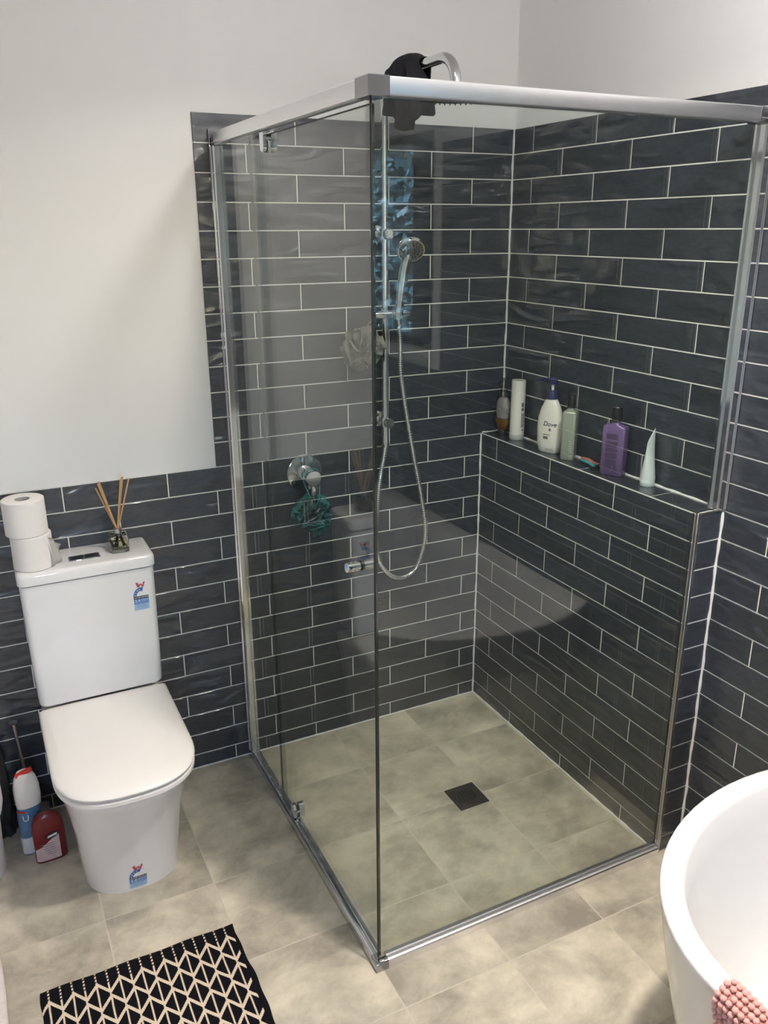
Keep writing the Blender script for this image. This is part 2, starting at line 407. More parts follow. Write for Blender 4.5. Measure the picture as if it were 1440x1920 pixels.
# ------------------------------------------------------------------ room shell
bm = bm_new(); box(bm, XL-0.1, W+0.3, 0.006, 0.12, -0.02, ZC); wall_back = struct('wall_back', bm, M['paint'])
bm = bm_new(); box(bm, XL-0.12, XL, YB, 0.006, -0.02, ZC); struct('wall_left', bm, M['paint'])
RX0, RX1, RZA, RZB = -1.96, -1.54, 1.20, 2.04
bm = bm_new(); box(bm, XL-0.1, RX0, YB-0.1, YB, -0.02, ZC); box(bm, RX1, W+0.3, YB-0.1, YB, -0.02, ZC)
box(bm, RX0, RX1, YB-0.1, YB, -0.02, RZA); box(bm, RX0, RX1, YB-0.1, YB, RZB, ZC)
struct('wall_rear', bm, M['paint'])
bm = bm_new()
for a, b, c_, d_ in ((RX0, RX1, RZA, RZA+0.04), (RX0, RX1, RZB-0.04, RZB), (RX0, RX0+0.04, RZA, RZB), (RX1-0.04, RX1, RZA, RZB)): box(bm, a, b, YB-0.07, YB-0.02, c_, d_)
fill_win = struct('fill_window', bm, M['frame'])  # unseen rear window, added to let in cool fill light
bm = bm_new(); box(bm, RX0+0.04, RX1-0.04, YB-0.048, YB-0.042, RZA+0.04, RZB-0.04); obj('pane', bm, M['wglass'], fill_win, smooth=False)
bm = bm_new(); box(bm, XL-0.1, W+0.3, YB-0.1, 0.12, ZC, ZC+0.05); struct('ceiling', bm, M['ceiling'])
WY0, WY1, WZ0, WZ1 = -2.575, -3.95, 1.285, 2.135
bm = bm_new()
WX0, WX1 = W+0.006, W+0.16
box(bm, WX0, WX1, YB, WY1, -0.02, ZC); box(bm, WX0, WX1, WY0, 0.006, -0.02, ZC)
box(bm, WX0, WX1, WY1, WY0, -0.02, WZ0); box(bm, WX0, WX1, WY1, WY0, WZ1, ZC)
wall_right = struct('wall_right', bm, M['paint'])

# ---- tiles
_tm = {}
def tile_mesh(w, h, d, m, kind):
    key = (round(w, 4), round(h, 4), kind)
    if key in _tm: return _tm[key]
    # local: width along first axis, height second, face towards the room
    c = 0.0012; bm = bm_new()
    def P3(u, v, n):
        return {'back': (u, -n, v), 'left': (-n, u, v), 'up': (u, v, n)}[kind]
    r0 = [P3(a*w/2, b*h/2, 0) for a, b in ((-1, -1), (1, -1), (1, 1), (-1, 1))]
    r1 = [P3(a*w/2, b*h/2, d-c) for a, b in ((-1, -1), (1, -1), (1, 1), (-1, 1))]
    r2 = [P3(a*(w/2-c), b*(h/2-c), d) for a, b in ((-1, -1), (1, -1), (1, 1), (-1, 1))]
    ring_loft(bm, [r0, r1, r2], cap0=False)
    me = finish(bm, 'tile', m, smooth=False); _tm[key] = me; return me
def put_tile(parent, kind, u, v, n, w, h, m, d=0.005, tilt=0.0016):
    me = tile_mesh(w, h, d, m, kind)
    o = bpy.data.objects.new('tile', me); COL.objects.link(o); o.parent = parent
    if kind == 'back': o.location = (u, n, v); ax = (random.uniform(-tilt, tilt)*2, 0, random.uniform(-tilt, tilt))
    elif kind == 'left': o.location = (n, u, v); ax = (0, random.uniform(-tilt, tilt)*2, random.uniform(-tilt, tilt))
    else: o.location = (u, v, n); ax = (0, 0, 0)
    o.rotation_euler = ax
    return o
def course(u0, u1, ph, joint=G):
    """split u0..u1 by joints at ph + m*TL"""
    js = []; m = math.floor((u0-ph)/TL)-1
    while ph+m*TL < u1+TL:
        j = ph+m*TL
        if u0+0.012 < j < u1-0.012: js.append(j)
        m += 1
    e = [u0] + js + [u1]; out = []
    for i in range(len(e)-1):
        a = e[i] + (joint/2 if i > 0 else 0); b = e[i+1] - (joint/2 if i < len(e)-2 else 0)
        out.append((a, b))
    return out
XA = -0.9832
def rows(k0, k1):
    r = k0
    while r < k1:
        zt = Z(r)-G/2; zb = max(Z(r+1)+G/2, 0.003)
        yield r, zb, zt
        r += 1
# back wall: tall part (rows 0-12) and low part (rows 13-26)
bm = bm_new(); box(bm, XE+0.0015, W, 0.0015, 0.0065, Z(13)+G/2, Z(0)-0.002); box(bm, XL, W, 0.0015, 0.0065, 0, Z(13)-0.0006)
obj('grout', bm, M['grout'], wall_back, smooth=False)
for r, zb, zt in rows(0, 13):
    for a, b in course(XE, W-0.002, XA + (TL/2 if r % 2 else 0)):
        put_tile(wall_back, 'back', (a+b)/2, (zb+zt)/2, 0.005, b-a, zt-zb, M['tile_x'])
for r, zb, zt in rows(13, 27):
    for a, b in course(XL+0.05, -0.002, XA + (TL/2 if r % 2 else 0)):
        if b < -2.02: continue
        put_tile(wall_back, 'back', (a+b)/2, (zb+zt)/2, 0.005, b-a, zt-zb, M['tile_x'])
# right wall: near part tile by tile, the rest (seen only in reflections) joined
bm = bm_new(); box(bm, W+0.0015, W+0.0065, -2.5, 0.0, 0, Z(0)-0.002)
box(bm, W+0.0015, W+0.0065, YB, -2.5, 0, WZ0-0.03)
obj('grout', bm, M['grout'], wall_right, smooth=False)
far = bm_new()
def right_tile(a, b, zb, zt):
    if b > -1.62: put_tile(wall_right, 'left', (a+b)/2, (zb+zt)/2, W+0.005, b-a, zt-zb, M['tile_y'])
    else: box(far, W, W+0.005, a, b, zb, zt)
for r, zb, zt in rows(0, 27):
    if r < 13: y1 = -0.002
    else: y1 = YD-0.002
    ph = -0.1071 - (TL/2 if r % 2 else 0)
    ymin = -2.5 if zt > WZ0-0.05 else YB+0.01
    for a, b in course(ymin, y1, ph): right_tile(a, b, zb, zt)
o = obj('tile', far, M['tile_y'], wall_right, smooth=False); o['kind'] = 'stuff'
# left wall wainscot is painted; rear wall painted

# ---- the tiled half-height ledge
bm = bm_new(); box(bm, 0.0065, W+0.004, YD+0.0065, 0.004, 0, LT-0.0065)
ledge = struct('wall_ledge', bm, M['grout'])
bm = bm_new(); box(bm, 0.0012, W, YD+0.0012, 0.002, 0.001, LT-0.0012); obj('grout', bm, M['grout'], ledge, smooth=False)
for r, zb, zt in rows(13, 27):
    ph = -0.1021 - (0 if r % 2 else TL/2)
    if r == 13: zt = LT-0.004
    for a, b in course(YD+0.011, -0.003, ph):
        put_tile(ledge, 'left', (a+b)/2, (zb+zt)/2, 0.005, b-a, zt-zb, M['tile_y'])
    put_tile(ledge, 'back', (0.0105+W-0.003)/2, (zb+zt)/2, YD+0.005, W-0.003-0.0105, zt-zb, M['tile_x'])
for a, b in course(YD+0.011, -0.004, -0.245):
    put_tile(ledge, 'up', (0.003+W-0.004)/2, (a+b)/2, LT-0.005, W-0.007, b-a, M['tile_y'])
bm = bm_new(); box(bm, -0.0006, 0.0095, YD-0.0012, YD+0.009, 0.0, LT+0.001, 0.001, 1); obj('edge_trim', bm, M['trim'], ledge)
bm = bm_new(); box(bm, 0.0096, W-0.002, YD-0.001, YD+0.003, LT-0.004, LT+0.0008); obj('edge_trim', bm, M['trim'], ledge)

# ---- wavy silicone beads in the corners
def bead(parent, a, b, r, n=60, amp=0.3):
    a, b = Vector(a), Vector(b); bm = bm_new()
    ph = random.random()*9
    L = (b-a).length; n = max(8, int(L*60))
    pts = []
    d = (b-a).normalized(); s = d.cross(Vector((0.31, 0.59, 0.74))).normalized()
    for i in range(n+1):
        t = i/n; w = sin(t*L*75+ph)*0.35 + sin(t*L*31+ph*2)*0.65
        pts.append(a.lerp(b, t) + s*w*r*amp)
    tube(bm, pts, r, 8, rf=lambda t: r*(1+0.22*sin(t*L*90+ph)))
    obj('sealant_bead', bm, M['silicone'], parent)
bead(wall_back, (W-0.001, 0.0, LT), (W-0.001, 0.0, Z(0)), 0.0042)
bead(ledge, (0.0, 0.0, 0.0), (0.0, 0.0, LT-0.004), 0.0042)
bead(ledge, (W-0.001, YD, 0.0), (W-0.001, YD, LT-0.006), 0.0045)
bead(ledge, (W-0.001, YD+0.01, LT), (W-0.001, 0.0, LT), 0.0042)
bead(ledge, (0.004, 0.0, LT), (W, 0.0, LT), 0.0036)
bead(ledge, (0.0, YD+0.03, 0.001), (0.0, 0.0, 0.001), 0.0040)
bead(wall_back, (-2.0, 0.0, 0.001), (0.0, 0.0, 0.001), 0.0030)
bead(wall_back, (-2.0, 0.003, Z(13)+0.001), (XE, 0.003, Z(13)+0.001), 0.0022, amp=0.15)

# ---- floor
bm = bm_new(); box(bm, XL-0.1, W+0.3, YB-0.1, 0.12, -0.06, -0.0055)
floor = struct('floor', bm, M['floor_grout'])
bm = bm_new(); box(bm, XL, W, YB, 0.002, -0.0056, -0.0005); obj('grout', bm, M['floor_grout'], floor, smooth=False)
FT = 0.3022; xs = []; x = -0.312
while x < W: x += FT
x -= FT
gx = [x - i*FT for i in range(-1, 10)]; gy = [-0.2535 + FT] + [-0.2535 - i*0.3012 for i in range(0, 14)]
DX0, DX1, DY0, DY1 = -0.4235, -0.3150, -0.6050, -0.4965
for i in range(len(gx)-1):
    for j in range(len(gy)-1):
        x1 = min(gx[i], W-0.002)-0.001; x0 = max(gx[i+1], XL)+0.001; y1 = min(gy[j], -0.001)-0.001; y0 = max(gy[j+1], YB)+0.001
        if x1-x0 < 0.01 or y1-y0 < 0.01: continue
        put_tile(floor, 'up', (x0+x1)/2, (y0+y1)/2, -0.005, x1-x0, y1-y0, M['floor'])

# ---- window in the right wall
bm = bm_new(); fr = 0.035
XW = W+0.02
for (a, b, c_, d_) in ((WY1, WY0, WZ0, WZ0+fr), (WY1, WY0, WZ1-fr, WZ1), (WY1, WY1+fr, WZ0, WZ1), (WY0-fr, WY0, WZ0, WZ1), (-2.81, -2.71, WZ0, WZ1), (-3.48, -3.42, WZ0, WZ1)):
    box(bm, XW+0.02, XW+0.08, a, b, c_, d_)
win = struct('window_1', bm, M['frame'])
for a, b in ((-2.71, WY0-fr), (-3.42, -2.81), (WY1+fr, -3.48)):
    bm = bm_new(); box(bm, XW+0.045, XW+0.051, a, b, WZ0+fr, WZ1-fr); obj('pane', bm, M['wglass'], win, smooth=False)
bm = bm_new(); box(bm, W-0.030, XW+0.03, WY1-0.01, WY0+0.01, WZ0-0.022, WZ0+0.002, 0.004); obj('window_sill', bm, M['tub'], win)
bm = bm_new(); box(bm, WX1, WX1+0.75, YB-1.0, 0.3, 2.22, 2.34); obj('sky_block_slab', bm, M['frame'], wall_right, smooth=False)  # unseen slab added over the window to keep sky light out
# hedge outside the window: leaves nobody could count
bm = bm_new(); rnd = random.Random(3)
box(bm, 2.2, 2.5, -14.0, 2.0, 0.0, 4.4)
for i in range(42000):
    c = Vector((rnd.uniform(1.4, 2.15), rnd.uniform(-12, 0.5), 0.1 + 4.2*rnd.random()))
    a = Vector((rnd.gauss(0, 1), rnd.gauss(0, 1), rnd.gauss(0, 1))).normalized(); b = a.cross(Vector((rnd.gauss(0, 1), rnd.gauss(0, 1), rnd.gauss(0, 1)))).normalized()
    s = rnd.uniform(0.025, 0.06)
    bm.faces.new([bm.verts.new(c + a*s*p + b*s*q*0.6) for p, q in ((-1, 0), (0, -1), (1, 0), (0, 1))])
o = obj('hedge', bm, M['leafdark'], None, smooth=False)
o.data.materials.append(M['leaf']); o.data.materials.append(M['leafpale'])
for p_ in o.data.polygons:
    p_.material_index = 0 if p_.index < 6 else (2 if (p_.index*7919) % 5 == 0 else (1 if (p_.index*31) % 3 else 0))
o['kind'] = 'stuff'; o['label'] = 'leafy garden hedge growing outside the bathroom window'; o['category'] = 'hedge'

# ------------------------------------------------------------------ shower enclosure
EX, EY = -0.9352, -1.0375        # outer faces of side and front rails
enc = thing('shower_enclosure', 'clear glass corner shower enclosure with bright chrome top and bottom rails', 'shower', (EX, EY, 0))
RZ0, RZ1 = 1.9955, 2.0280; RD = 0.038
def rail_poly(o_, i_, z0, z1):     # outer coordinate, inner coordinate
    s = 1 if i_ > o_ else -1
    return [(o_, z0+0.004), (o_+s*0.001, z0+0.0015), (o_+s*0.004, z0), (i_-s*0.014, z0), (i_-s*0.014, z0+0.006), (i_, z0+0.006), (i_, z1), (o_+s*0.002, z1), (o_, z1-0.0015)]
CB = 0.042
bm = bm_new(); prism(bm, rail_poly(EY, EY+RD, RZ0, RZ1), 'x', EX+CB, W-0.055); obj('top_rail', bm, M['alu'], enc, angle=30)
bm = bm_new(); prism(bm, rail_poly(EX, EX+RD, RZ0, RZ1), 'y', -0.040, EY+CB); obj('top_rail', bm, M['alu'], enc, angle=30)
bm = bm_new()
def ell(e, f, g_, h): return [(EX-0.0012+e, EY-0.0012+e), (EX+f, EY-0.0012+e), (EX+f, EY+g_), (EX+g_, EY+g_), (EX+g_, EY+h), (EX-0.0012+e, EY+h)]
ring_loft(bm, [[(*p, z_) for p in ell(e, CB, RD, CB+0.012)] for e, z_ in ((0.0015, RZ0-0.001), (0, RZ0+0.0005), (0, RZ1-0.0005), (0.0015, RZ1+0.001))])
o = obj('corner_bracket', bm, M['chrome_dark'], enc); o['label'] = 'polished bracket at the top corner, dark reflections put into its colour'
bm = bm_new(); box(bm, W-0.056, W-0.0015, EY-0.001, EY+RD, RZ0-0.001, RZ1+0.001, 0.002); obj('end_bracket', bm, M['chrome_dark'], enc)
bm = bm_new(); box(bm, EX+0.001, EX+RD-0.001, -0.040, -0.001, RZ0-0.001, RZ1-0.012, 0.002); obj('end_bracket', bm, M['chrome_dark'], enc)
# bottom rails
def low_poly(o_, i_):
    s = 1 if i_ > o_ else -1
    return [(o_, 0.0), (o_, 0.0175), (o_+s*0.001, 0.0205), (o_+s*0.004, 0.0235), (o_+s*0.009, 0.0245), (o_+s*0.018, 0.0245), (o_+s*0.018, 0.028), (o_+s*0.028, 0.028), (o_+s*0.028, 0.0)]
bm = bm_new(); prism(bm, low_poly(EY, EY+0.03), 'x', EX+0.034, -0.0012); obj('bottom_rail', bm, M['alu'], enc, angle=50)
bm = bm_new(); prism(bm, low_poly(EX, EX+0.03), 'y', -0.002, EY+0.034); obj('bottom_rail', bm, M['chrome'], enc, angle=50)
bm = bm_new(); ring_loft(bm, [[(*p, z_) for p in ell(e, 0.034, 0.017, 0.034)] for e, z_ in ((0, 0), (0, 0.017), (0.0006, 0.0205), (0.0025, 0.0240), (0.006, 0.0258))])
o = obj('corner_bracket', bm, M['chrome_dark'], enc); o['label'] = 'polished bracket at the floor corner, dark reflections put into its colour'
# wall jambs
bm = bm_new(); prism(bm, [(EX-0.001, -0.001), (EX-0.001, -0.030), (EX+0.003, -0.033), (EX+0.020, -0.033), (EX+0.020, -0.038), (EX+0.026, -0.038), (EX+0.026, -0.001)], 'z', 0.024, RZ0-0.002)
obj('wall_jamb', bm, M['chrome'], enc, angle=30)
bm = bm_new(); box(bm, EX-0.004, EX-0.001, -0.010, -0.001, 0.02, 2.038); obj('jamb_flange', bm, M['chrome'], enc, smooth=False)
bm = bm_new(); prism(bm, [(W-0.0012, EY+0.001), (W-0.026, EY+0.001), (W-0.030, EY+0.005), (W-0.030, EY+0.024), (W-0.036, EY+0.024), (W-0.036, EY+0.030), (W-0.0012, EY+0.030)], 'z', LT+0.0015, RZ0-0.002)
obj('wall_jamb', bm, M['chrome'], enc, angle=30)
bm = bm_new(); box(bm, W-0.004, W-0.0012, EY-0.003, EY+0.0005, LT+0.0015, RZ1+0.006); obj('jamb_flange', bm, M['chrome'], enc, smooth=False)
# panes
GT = 0.006
def pane(name, bm): return obj(name, bm, M['glass'], enc, smooth=False)
GY = EY+0.018
bm = bm_new(); prism(bm, [(EX+0.014, 0.0255), (-0.0035, 0.0255), (-0.0035, LT+0.003), (W-0.010, LT+0.003), (W-0.010, RZ0-0.0005), (EX+0.014, RZ0-0.0005)], 'y', GY, GY+GT); pf = pane('front_pane', bm)
bm = bm_new(); box(bm, EX+0.009, EX+0.009+GT, -0.36, -0.012, 0.0285, RZ0-0.0005); ps = pane('side_pane', bm)
bm = bm_new(); cyl(bm, (EX+0.0125, GY-0.001, 0.03), (EX+0.0125, GY-0.001, RZ0-0.001), 0.0022, 8); obj('corner_seal', bm, M['edge'], enc)
bm = bm_new(); cyl(bm, (-0.0035, GY+0.002, 0.03), (-0.0035, GY+0.002, LT), 0.0022, 8); obj('corner_seal', bm, M['edge'], enc)
# sliding door
DXc = EX+0.021
bm = bm_new(); box(bm, DXc, DXc+GT, -1.004, -0.285, 0.034, 1.986); door = obj('sliding_door', bm, M['glass'], enc, smooth=False)
def sub(name, bm, m, par, **kw):
    o = obj(name, bm, m, None, **kw); o.parent = par; o.matrix_parent_inverse = par.matrix_world.inverted() if False else Matrix.Identity(4)
    return o
EXYZ = Vector(enc['wloc'])
for ya, yb in ((-1.0055, -1.0040), (-0.2850, -0.2835)):
    bm = bm_new(); box(bm, DXc, DXc+GT, ya, yb, 0.034, 1.986); sub('glass_edge', bm, M['edge'], door, smooth=False)
bm = bm_new(); box(bm, DXc, DXc+GT, -1.004, -0.285, 1.986, 1.9874); sub('glass_edge', bm, M['edge'], door, smooth=False)
def roller(y, z, top):
    bm = bm_new(); s = 1 if top else -1
    prof = [(0.0, 0), (0.013, 0), (0.015, 0.0015), (0.015, 0.010)]
    # pill shape plates on both sides of the pane
    def pill(x0, x1, b=0.0):
        pts = []
        for i in range(17):
            a = pi*i/16
            pts.append((y + (0.0145-b)*cos(a), z - s*(0.018 + (0.0145-b)*sin(a))))
        pts += [(y-(0.0145-b), z+s*0.012), (y+(0.0145-b), z+s*0.012)]
        prism(bm, pts, 'x', x0, x1)
    pill(DXc-0.011, DXc-0.0045); pill(DXc-0.013, DXc-0.011, 0.0015)
    pill(DXc+GT+0.001, DXc+GT+0.016)
    lathe(bm, [(0.006, 0), (0.006, 0.024)], (DXc-0.007, y, z), 'x', 16)
    cyl(bm, (DXc+GT+0.008, y, z), (DXc+GT+0.008, y, z+s*0.016), 0.005, 12)
    sub('top_roller' if top else 'bottom_roller', bm, M['chrome'], door, angle=35)
    bm = bm_new(); lathe(bm, [(0.0150, 0), (0.0150, 0.003)], (DXc-0.0043, y, z-s*0.018), 'x', 20); sub('gasket', bm, M['seal'], door)
roller(-0.425, 1.980, True); roller(-0.418, 0.040, False)
# ribbed knob through the door
def knob(y, z):
    bm = bm_new()
    for x0, sg in ((DXc-0.002, -1), (DXc+GT+0.002, 1)):
        prof = [(0.0, 0.0), (0.0125, 0.0)]; h = 0.0
        for i in range(2):
            prof += [(0.0125, h+0.008), (0.0112, h+0.0088), (0.0112, h+0.0102), (0.0125, h+0.011)]; h += 0.011
        prof += [(0.0125, 0.0295), (0.0115, 0.031), (0.0, 0.031)]
        lathe(bm, [(r*0.9, sg*hh) for r, hh in prof], (x0, y, z), 'x', 28)
    sub('door_knob', bm, M['chrome'], door, angle=30)
    bm = bm_new(); lathe(bm, [(0.0121, -0.0018), (0.0121, GT+0.0018)], (DXc, y, z), 'x', 28); sub('gasket', bm, M['seal'], door)
knob(-0.926, 1.062)
# all door sub-parts were modelled in world space and 'door' is offset by the enclosure's own location
# ------------------------------------------------------------------ drain
t = thing('floor_drain', 'square dark metal shower drain with slotted round grate in floor', 'drain', ((DX0+DX1)/2, (DY0+DY1)/2, 0))
cx, cy = (DX0+DX1)/2, (DY0+DY1)/2
bm = bm_new(); n = 32
outer = superell(cx, cy, (DX1-DX0)/2, (DY1-DY0)/2, 60, n, 0.0022); R = 0.040
inner = [(cx+R*cos(2*pi*i/n), cy+R*sin(2*pi*i/n), 0.0022) for i in range(n)]
ob = [(p[0], p[1], 0.0002) for p in outer]; ib = [(p[0], p[1], -0.004) for p in inner]
ring_loft(bm, [ob, outer, inner, ib], cap0=False, cap1=False)
obj('surround', bm, M['darkmetal'], t, angle=30)
bm = bm_new(); lathe(bm, [(0.0395, -0.0040), (0.0395, -0.0032)], (cx, cy, 0.0045), 'z', 32); obj('shade_disc', bm, M['drain_shade'], t)  # flat black disc, painted as the shade inside the drain
bm = bm_new()
for i in range(-3, 5):
    xx = cx + (i-0.5)*0.0086; h = sqrt(max(0, 0.033**2-((i-0.5)*0.0086)**2))
    box(bm, xx-0.0015, xx+0.0015, cy-h, cy+h, 0.0008, 0.0028, 0.0006, 1)
vs = ring_loft(bm, [[(cx+r*cos(2*pi*i/32), cy+r*sin(2*pi*i/32), z) for i in range(32)] for r, z in ((0.032, 0.0008), (0.0385, 0.0008), (0.0385, 0.0030), (0.032, 0.0030), (0.032, 0.0008))], cap0=False, cap1=False)
obj('grate', bm, M['darkmetal'], t, angle=30)

# ------------------------------------------------------------------ shower set
RX, RY = -0.4175, -0.060
sh = thing('shower_rail_set', 'chrome shower riser rail with overhead rain head and hand shower on tiled wall', 'shower rail', (RX, 0, 1.1))
bm = bm_new()
pts = [(RX, RY, 1.085), (RX, RY, 1.6), (RX, RY, 2.115)]
for i in range(1, 9):
    a = pi/2*i/8; pts.append((RX, RY-0.075*(1-cos(a)), 2.115+0.075*sin(a)))
ARZ = 2.190; ye = -0.470
for i in range(5): pts.append((RX, -0.16-(0.235)*i/4, ARZ))
for i in range(1, 9):
    a = pi/2*i/8; pts.append((RX, -0.395-0.075*sin(a), ARZ-0.075*(1-cos(a))))
pts.append((RX, ye, 2.098))
tube(bm, pts, 0.0115, 20, rf=lambda t: 0.0115 if t < 0.1 else 0.0140); obj('riser_pipe', bm, M['chrome'], sh)
bm = bm_new(); lathe(bm, [(0.0, 0.0), (0.098, 0.0), (0.100, 0.002), (0.100, 0.006), (0.060, 0.009), (0.020, 0.014), (0.0165, 0.020), (0.0165, 0.026), (0.0, 0.026)], (RX, ye, 2.0865), 'z', 48); hd = obj('rain_head', bm, M['chrome'], sh)
bm = bm_new()
for ring in range(1, 8):
    for k in range(ring*6):
        a = 2*pi*k/(ring*6); rr_ = 0.0135*ring
        lathe(bm, [(0.0022, 0), (0.0018, -0.0042)], (RX+rr_*cos(a), ye+rr_*sin(a), 2.0865), 'z', 6)
o = sub('nozzle', bm, M['black'], hd); o['kind'] = 'stuff'
for zc in (1.757, 1.166):
    bm = bm_new()
    lathe(bm, [(0.026, -0.0005), (0.026, -0.006), (0.022, -0.010), (0.011, -0.012), (0.011, RY)], (RX, 0, zc), 'y', 28)
    lathe(bm, [(0.0165, -0.016), (0.0175, -0.012), (0.0175, 0.012), (0.0165, 0.016)], (RX, RY, zc), 'z', 28)
    lathe(bm, [(0.014, -0.016), (0.017, -0.019), (0.017, -0.030), (0.015, -0.033), (0.0, -0.033)], (RX, RY, zc), 'y', 28)
    obj('wall_bracket', bm, M['chrome'], sh, angle=35)
# slider with holder
bm = bm_new(); lathe(bm, [(0, -0.047), (0.0125, -0.047), (0.0135, -0.045), (0.0135, 0.045), (0.0130, 0.050), (0.0130, 0.074), (0.0120, 0.077), (0, 0.077)], (RX+0.003, RY-0.006, 1.515), 'x', 28); obj('slider', bm, M['chrome'], sh)
# hand shower
hx = RX+0.040
bm = bm_new()
hp = catmull([(hx-0.006, -0.088, 1.508), (hx-0.004, -0.093, 1.56), (hx-0.001, -0.104, 1.62), (hx+0.002, -0.122, 1.675), (hx+0.004, -0.140, 1.715)], 6)
tube(bm, hp, 0.011, 20, rf=lambda t: 0.0125 + 0.0065*t)
tube(bm, [(hx-0.006, -0.088, 1.500), (hx-0.006, -0.088, 1.530)], 0.0145, 20)
han = obj('hand_shower', bm, M['chrome'], sh)
nd = Vector((-0.22, -0.76, -0.62)).normalized()
cc = Vector((hx+0.003, -0.150, 1.713))
def orient(bm_, c, d):
    q = Vector((0, 0, 1)).rotation_difference(d).to_matrix().to_4x4()
    bmesh.ops.transform(bm_, matrix=Matrix.Translation(c) @ q, verts=bm_.verts)
bm = bm_new(); lathe(bm, [(0.0, -0.022), (0.022, -0.021), (0.036, -0.015), (0.044, -0.004), (0.0445, 0.004), (0.042, 0.008), (0.0, 0.008)], (0, 0, 0), 'z', 40); orient(bm, cc, nd)
sub('head_shell', bm, M['chrome'], han)
bm = bm_new(); lathe(bm, [(0.0, 0.0083), (0.038, 0.0083), (0.0385, 0.0095), (0.034, 0.0105), (0.030, 0.0098), (0.018, 0.0098), (0.016, 0.011), (0.0, 0.011)], (0, 0, 0), 'z', 40); orient(bm, cc, nd)
sub('face_plate', bm, M['plate'], han)
bm = bm_new()
for ring, cnt, r_ in ((1, 10, 0.0115), (2, 14, 0.023), (3, 18, 0.034)):
    for k in range(cnt):
        a = 2*pi*k/cnt+ring; lathe(bm, [(0.0017, 0.009), (0.0014, 0.0128)], (r_*cos(a), r_*sin(a), 0), 'z', 6)
orient(bm, cc, nd); o = sub('nozzle', bm, M['black'], han); o['kind'] = 'stuff'
# hose
hose_pts = [(-0.4200, -0.062, 1.085), (-0.4300, -0.072, 1.05), (-0.4534, -0.088, 0.9768), (-0.4663, -0.09, 0.8658), (-0.4692, -0.09, 0.7505), (-0.4575, -0.09, 0.6793), (-0.4205, -0.09, 0.6282), (-0.3742, -0.09, 0.607), (-0.3188, -0.09, 0.627), (-0.2872, -0.09, 0.6985), (-0.2775, -0.09, 0.7771), (-0.2959, -0.09, 0.8977), (-0.3284, -0.09, 1.0537), (-0.3535, -0.09, 1.1845), (-0.3757, -0.09, 1.3276), (-0.3780, -0.088, 1.43), (hx-0.0065, -0.088, 1.503)]
hp = catmull(hose_pts, 46)
bm = bm_new(); tube(bm, hp, 0.0062, 10, rf=lambda t: 0.0062)
for i, v in enumerate(bm.verts): pass
obj('hose', bm, M['chrome'], sh)
# ribs of the metal hose
bm = bm_new(); acc = 0
for i in range(1, len(hp)-1):
    acc += (hp[i]-hp[i-1]).length
    if acc > 0.0056:
        acc = 0; d = (hp[i+1]-hp[i-1]).normalized()
        q = Vector((0, 0, 1)).rotation_difference(d).to_matrix()
        ringv = []
        for r, h in ((0.0062, -0.0018), (0.0076, -0.0008), (0.0076, 0.0008), (0.0062, 0.0018)):
            ringv.append([hp[i] + q @ Vector((r*cos(2*pi*k/10), r*sin(2*pi*k/10), h)) for k in range(10)])
        ring_loft(bm, ringv, False, False)
o = obj('hose_rib', bm, M['alu'], sh); o['kind'] = 'stuff'
bm = bm_new(); lathe(bm, [(0.0, -0.020), (0.0085, -0.020), (0.0095, 0.0), (0.0125, 0.004), (0.0125, 0.018)], (RX, RY, 1.078), 'z', 20); obj('hose_nut', bm, M['chrome'], sh)

# ------------------------------------------------------------------ shower mixer
MX, MZ = -0.690, 1.013
t = thing('shower_mixer', 'round chrome shower mixer tap with lever on the tiled back wall', 'mixer tap', (MX, 0, MZ))
bm = bm_new(); lathe(bm, [(0.0, -0.0005), (0.060, -0.0005), (0.062, -0.003), (0.061, -0.007), (0.057, -0.009), (0.0, -0.010)], (MX, 0, MZ), 'y', 56); obj('wall_plate', bm, M['chrome'], t, angle=30)
bm = bm_new(); lathe(bm, [(0.026, -0.009), (0.026, -0.052), (0.0245, -0.056), (0.0245, -0.058), (0.026, -0.060), (0.026, -0.088), (0.0245, -0.0905), (0, -0.0905)], (MX, 0, MZ), 'y', 40); obj('barrel', bm, M['chrome'], t, angle=30)
bm = bm_new(); box(bm, MX-0.008, MX+0.012, -0.089, -0.076, MZ-0.088, MZ-0.012, 0.004, 3); obj('lever', bm, M['chrome'], t)

# ------------------------------------------------------------------ mesh puffs
def puff(name, label, cat, c, R, m, n, seed, cord_pts=None, cordm=None, squash=1.0):
    rnd = random.Random(seed); t = thing(name, label, cat, c)
    bm = bm_new(); c = Vector(c)
    for k in range(n):
        ax = Vector((rnd.gauss(0, 1), rnd.gauss(0, 1), rnd.gauss(0, 1))).normalized()
        q = Vector((0, 0, 1)).rotation_difference(ax).to_matrix()
        segs = 66; rings_ = []
        fr_ = rnd.randint(6, 11); ph = rnd.random()*6; Rk = R*rnd.uniform(0.72, 1.08)
        for j, f in enumerate((0.25, 0.55, 0.8, 0.95, 1.0)):
            ring = []
            for i in range(segs):
                a = 2*pi*i/segs
                amp = 0.42*R*f
                h = amp*sin(fr_*a+ph+f*1.5) + 0.10*R*f*sin(2.3*fr_*a+ph*2)
                rad = Rk*f*(1+0.13*sin(3*a+ph)+0.05*sin(fr_*a*2+ph)); rad = sqrt(max(rad*rad-h*h*0.8, (0.3*rad)**2))
                p = q @ Vector((rad*cos(a), rad*sin(a), h + (0.10*R*sin(ph))))
                p.z *= squash; p.y *= 0.92
                ring.append(c+p)
            rings_.append(ring)
        ring_loft(bm, rings_, False, False)
    obj('mesh_ruffle', bm, m, t, angle=180)
    if cord_pts:
        bm = bm_new(); tube(bm, catmull(cord_pts, 6), 0.0016, 8); obj('cord', bm, cordm or m, t)
    return t
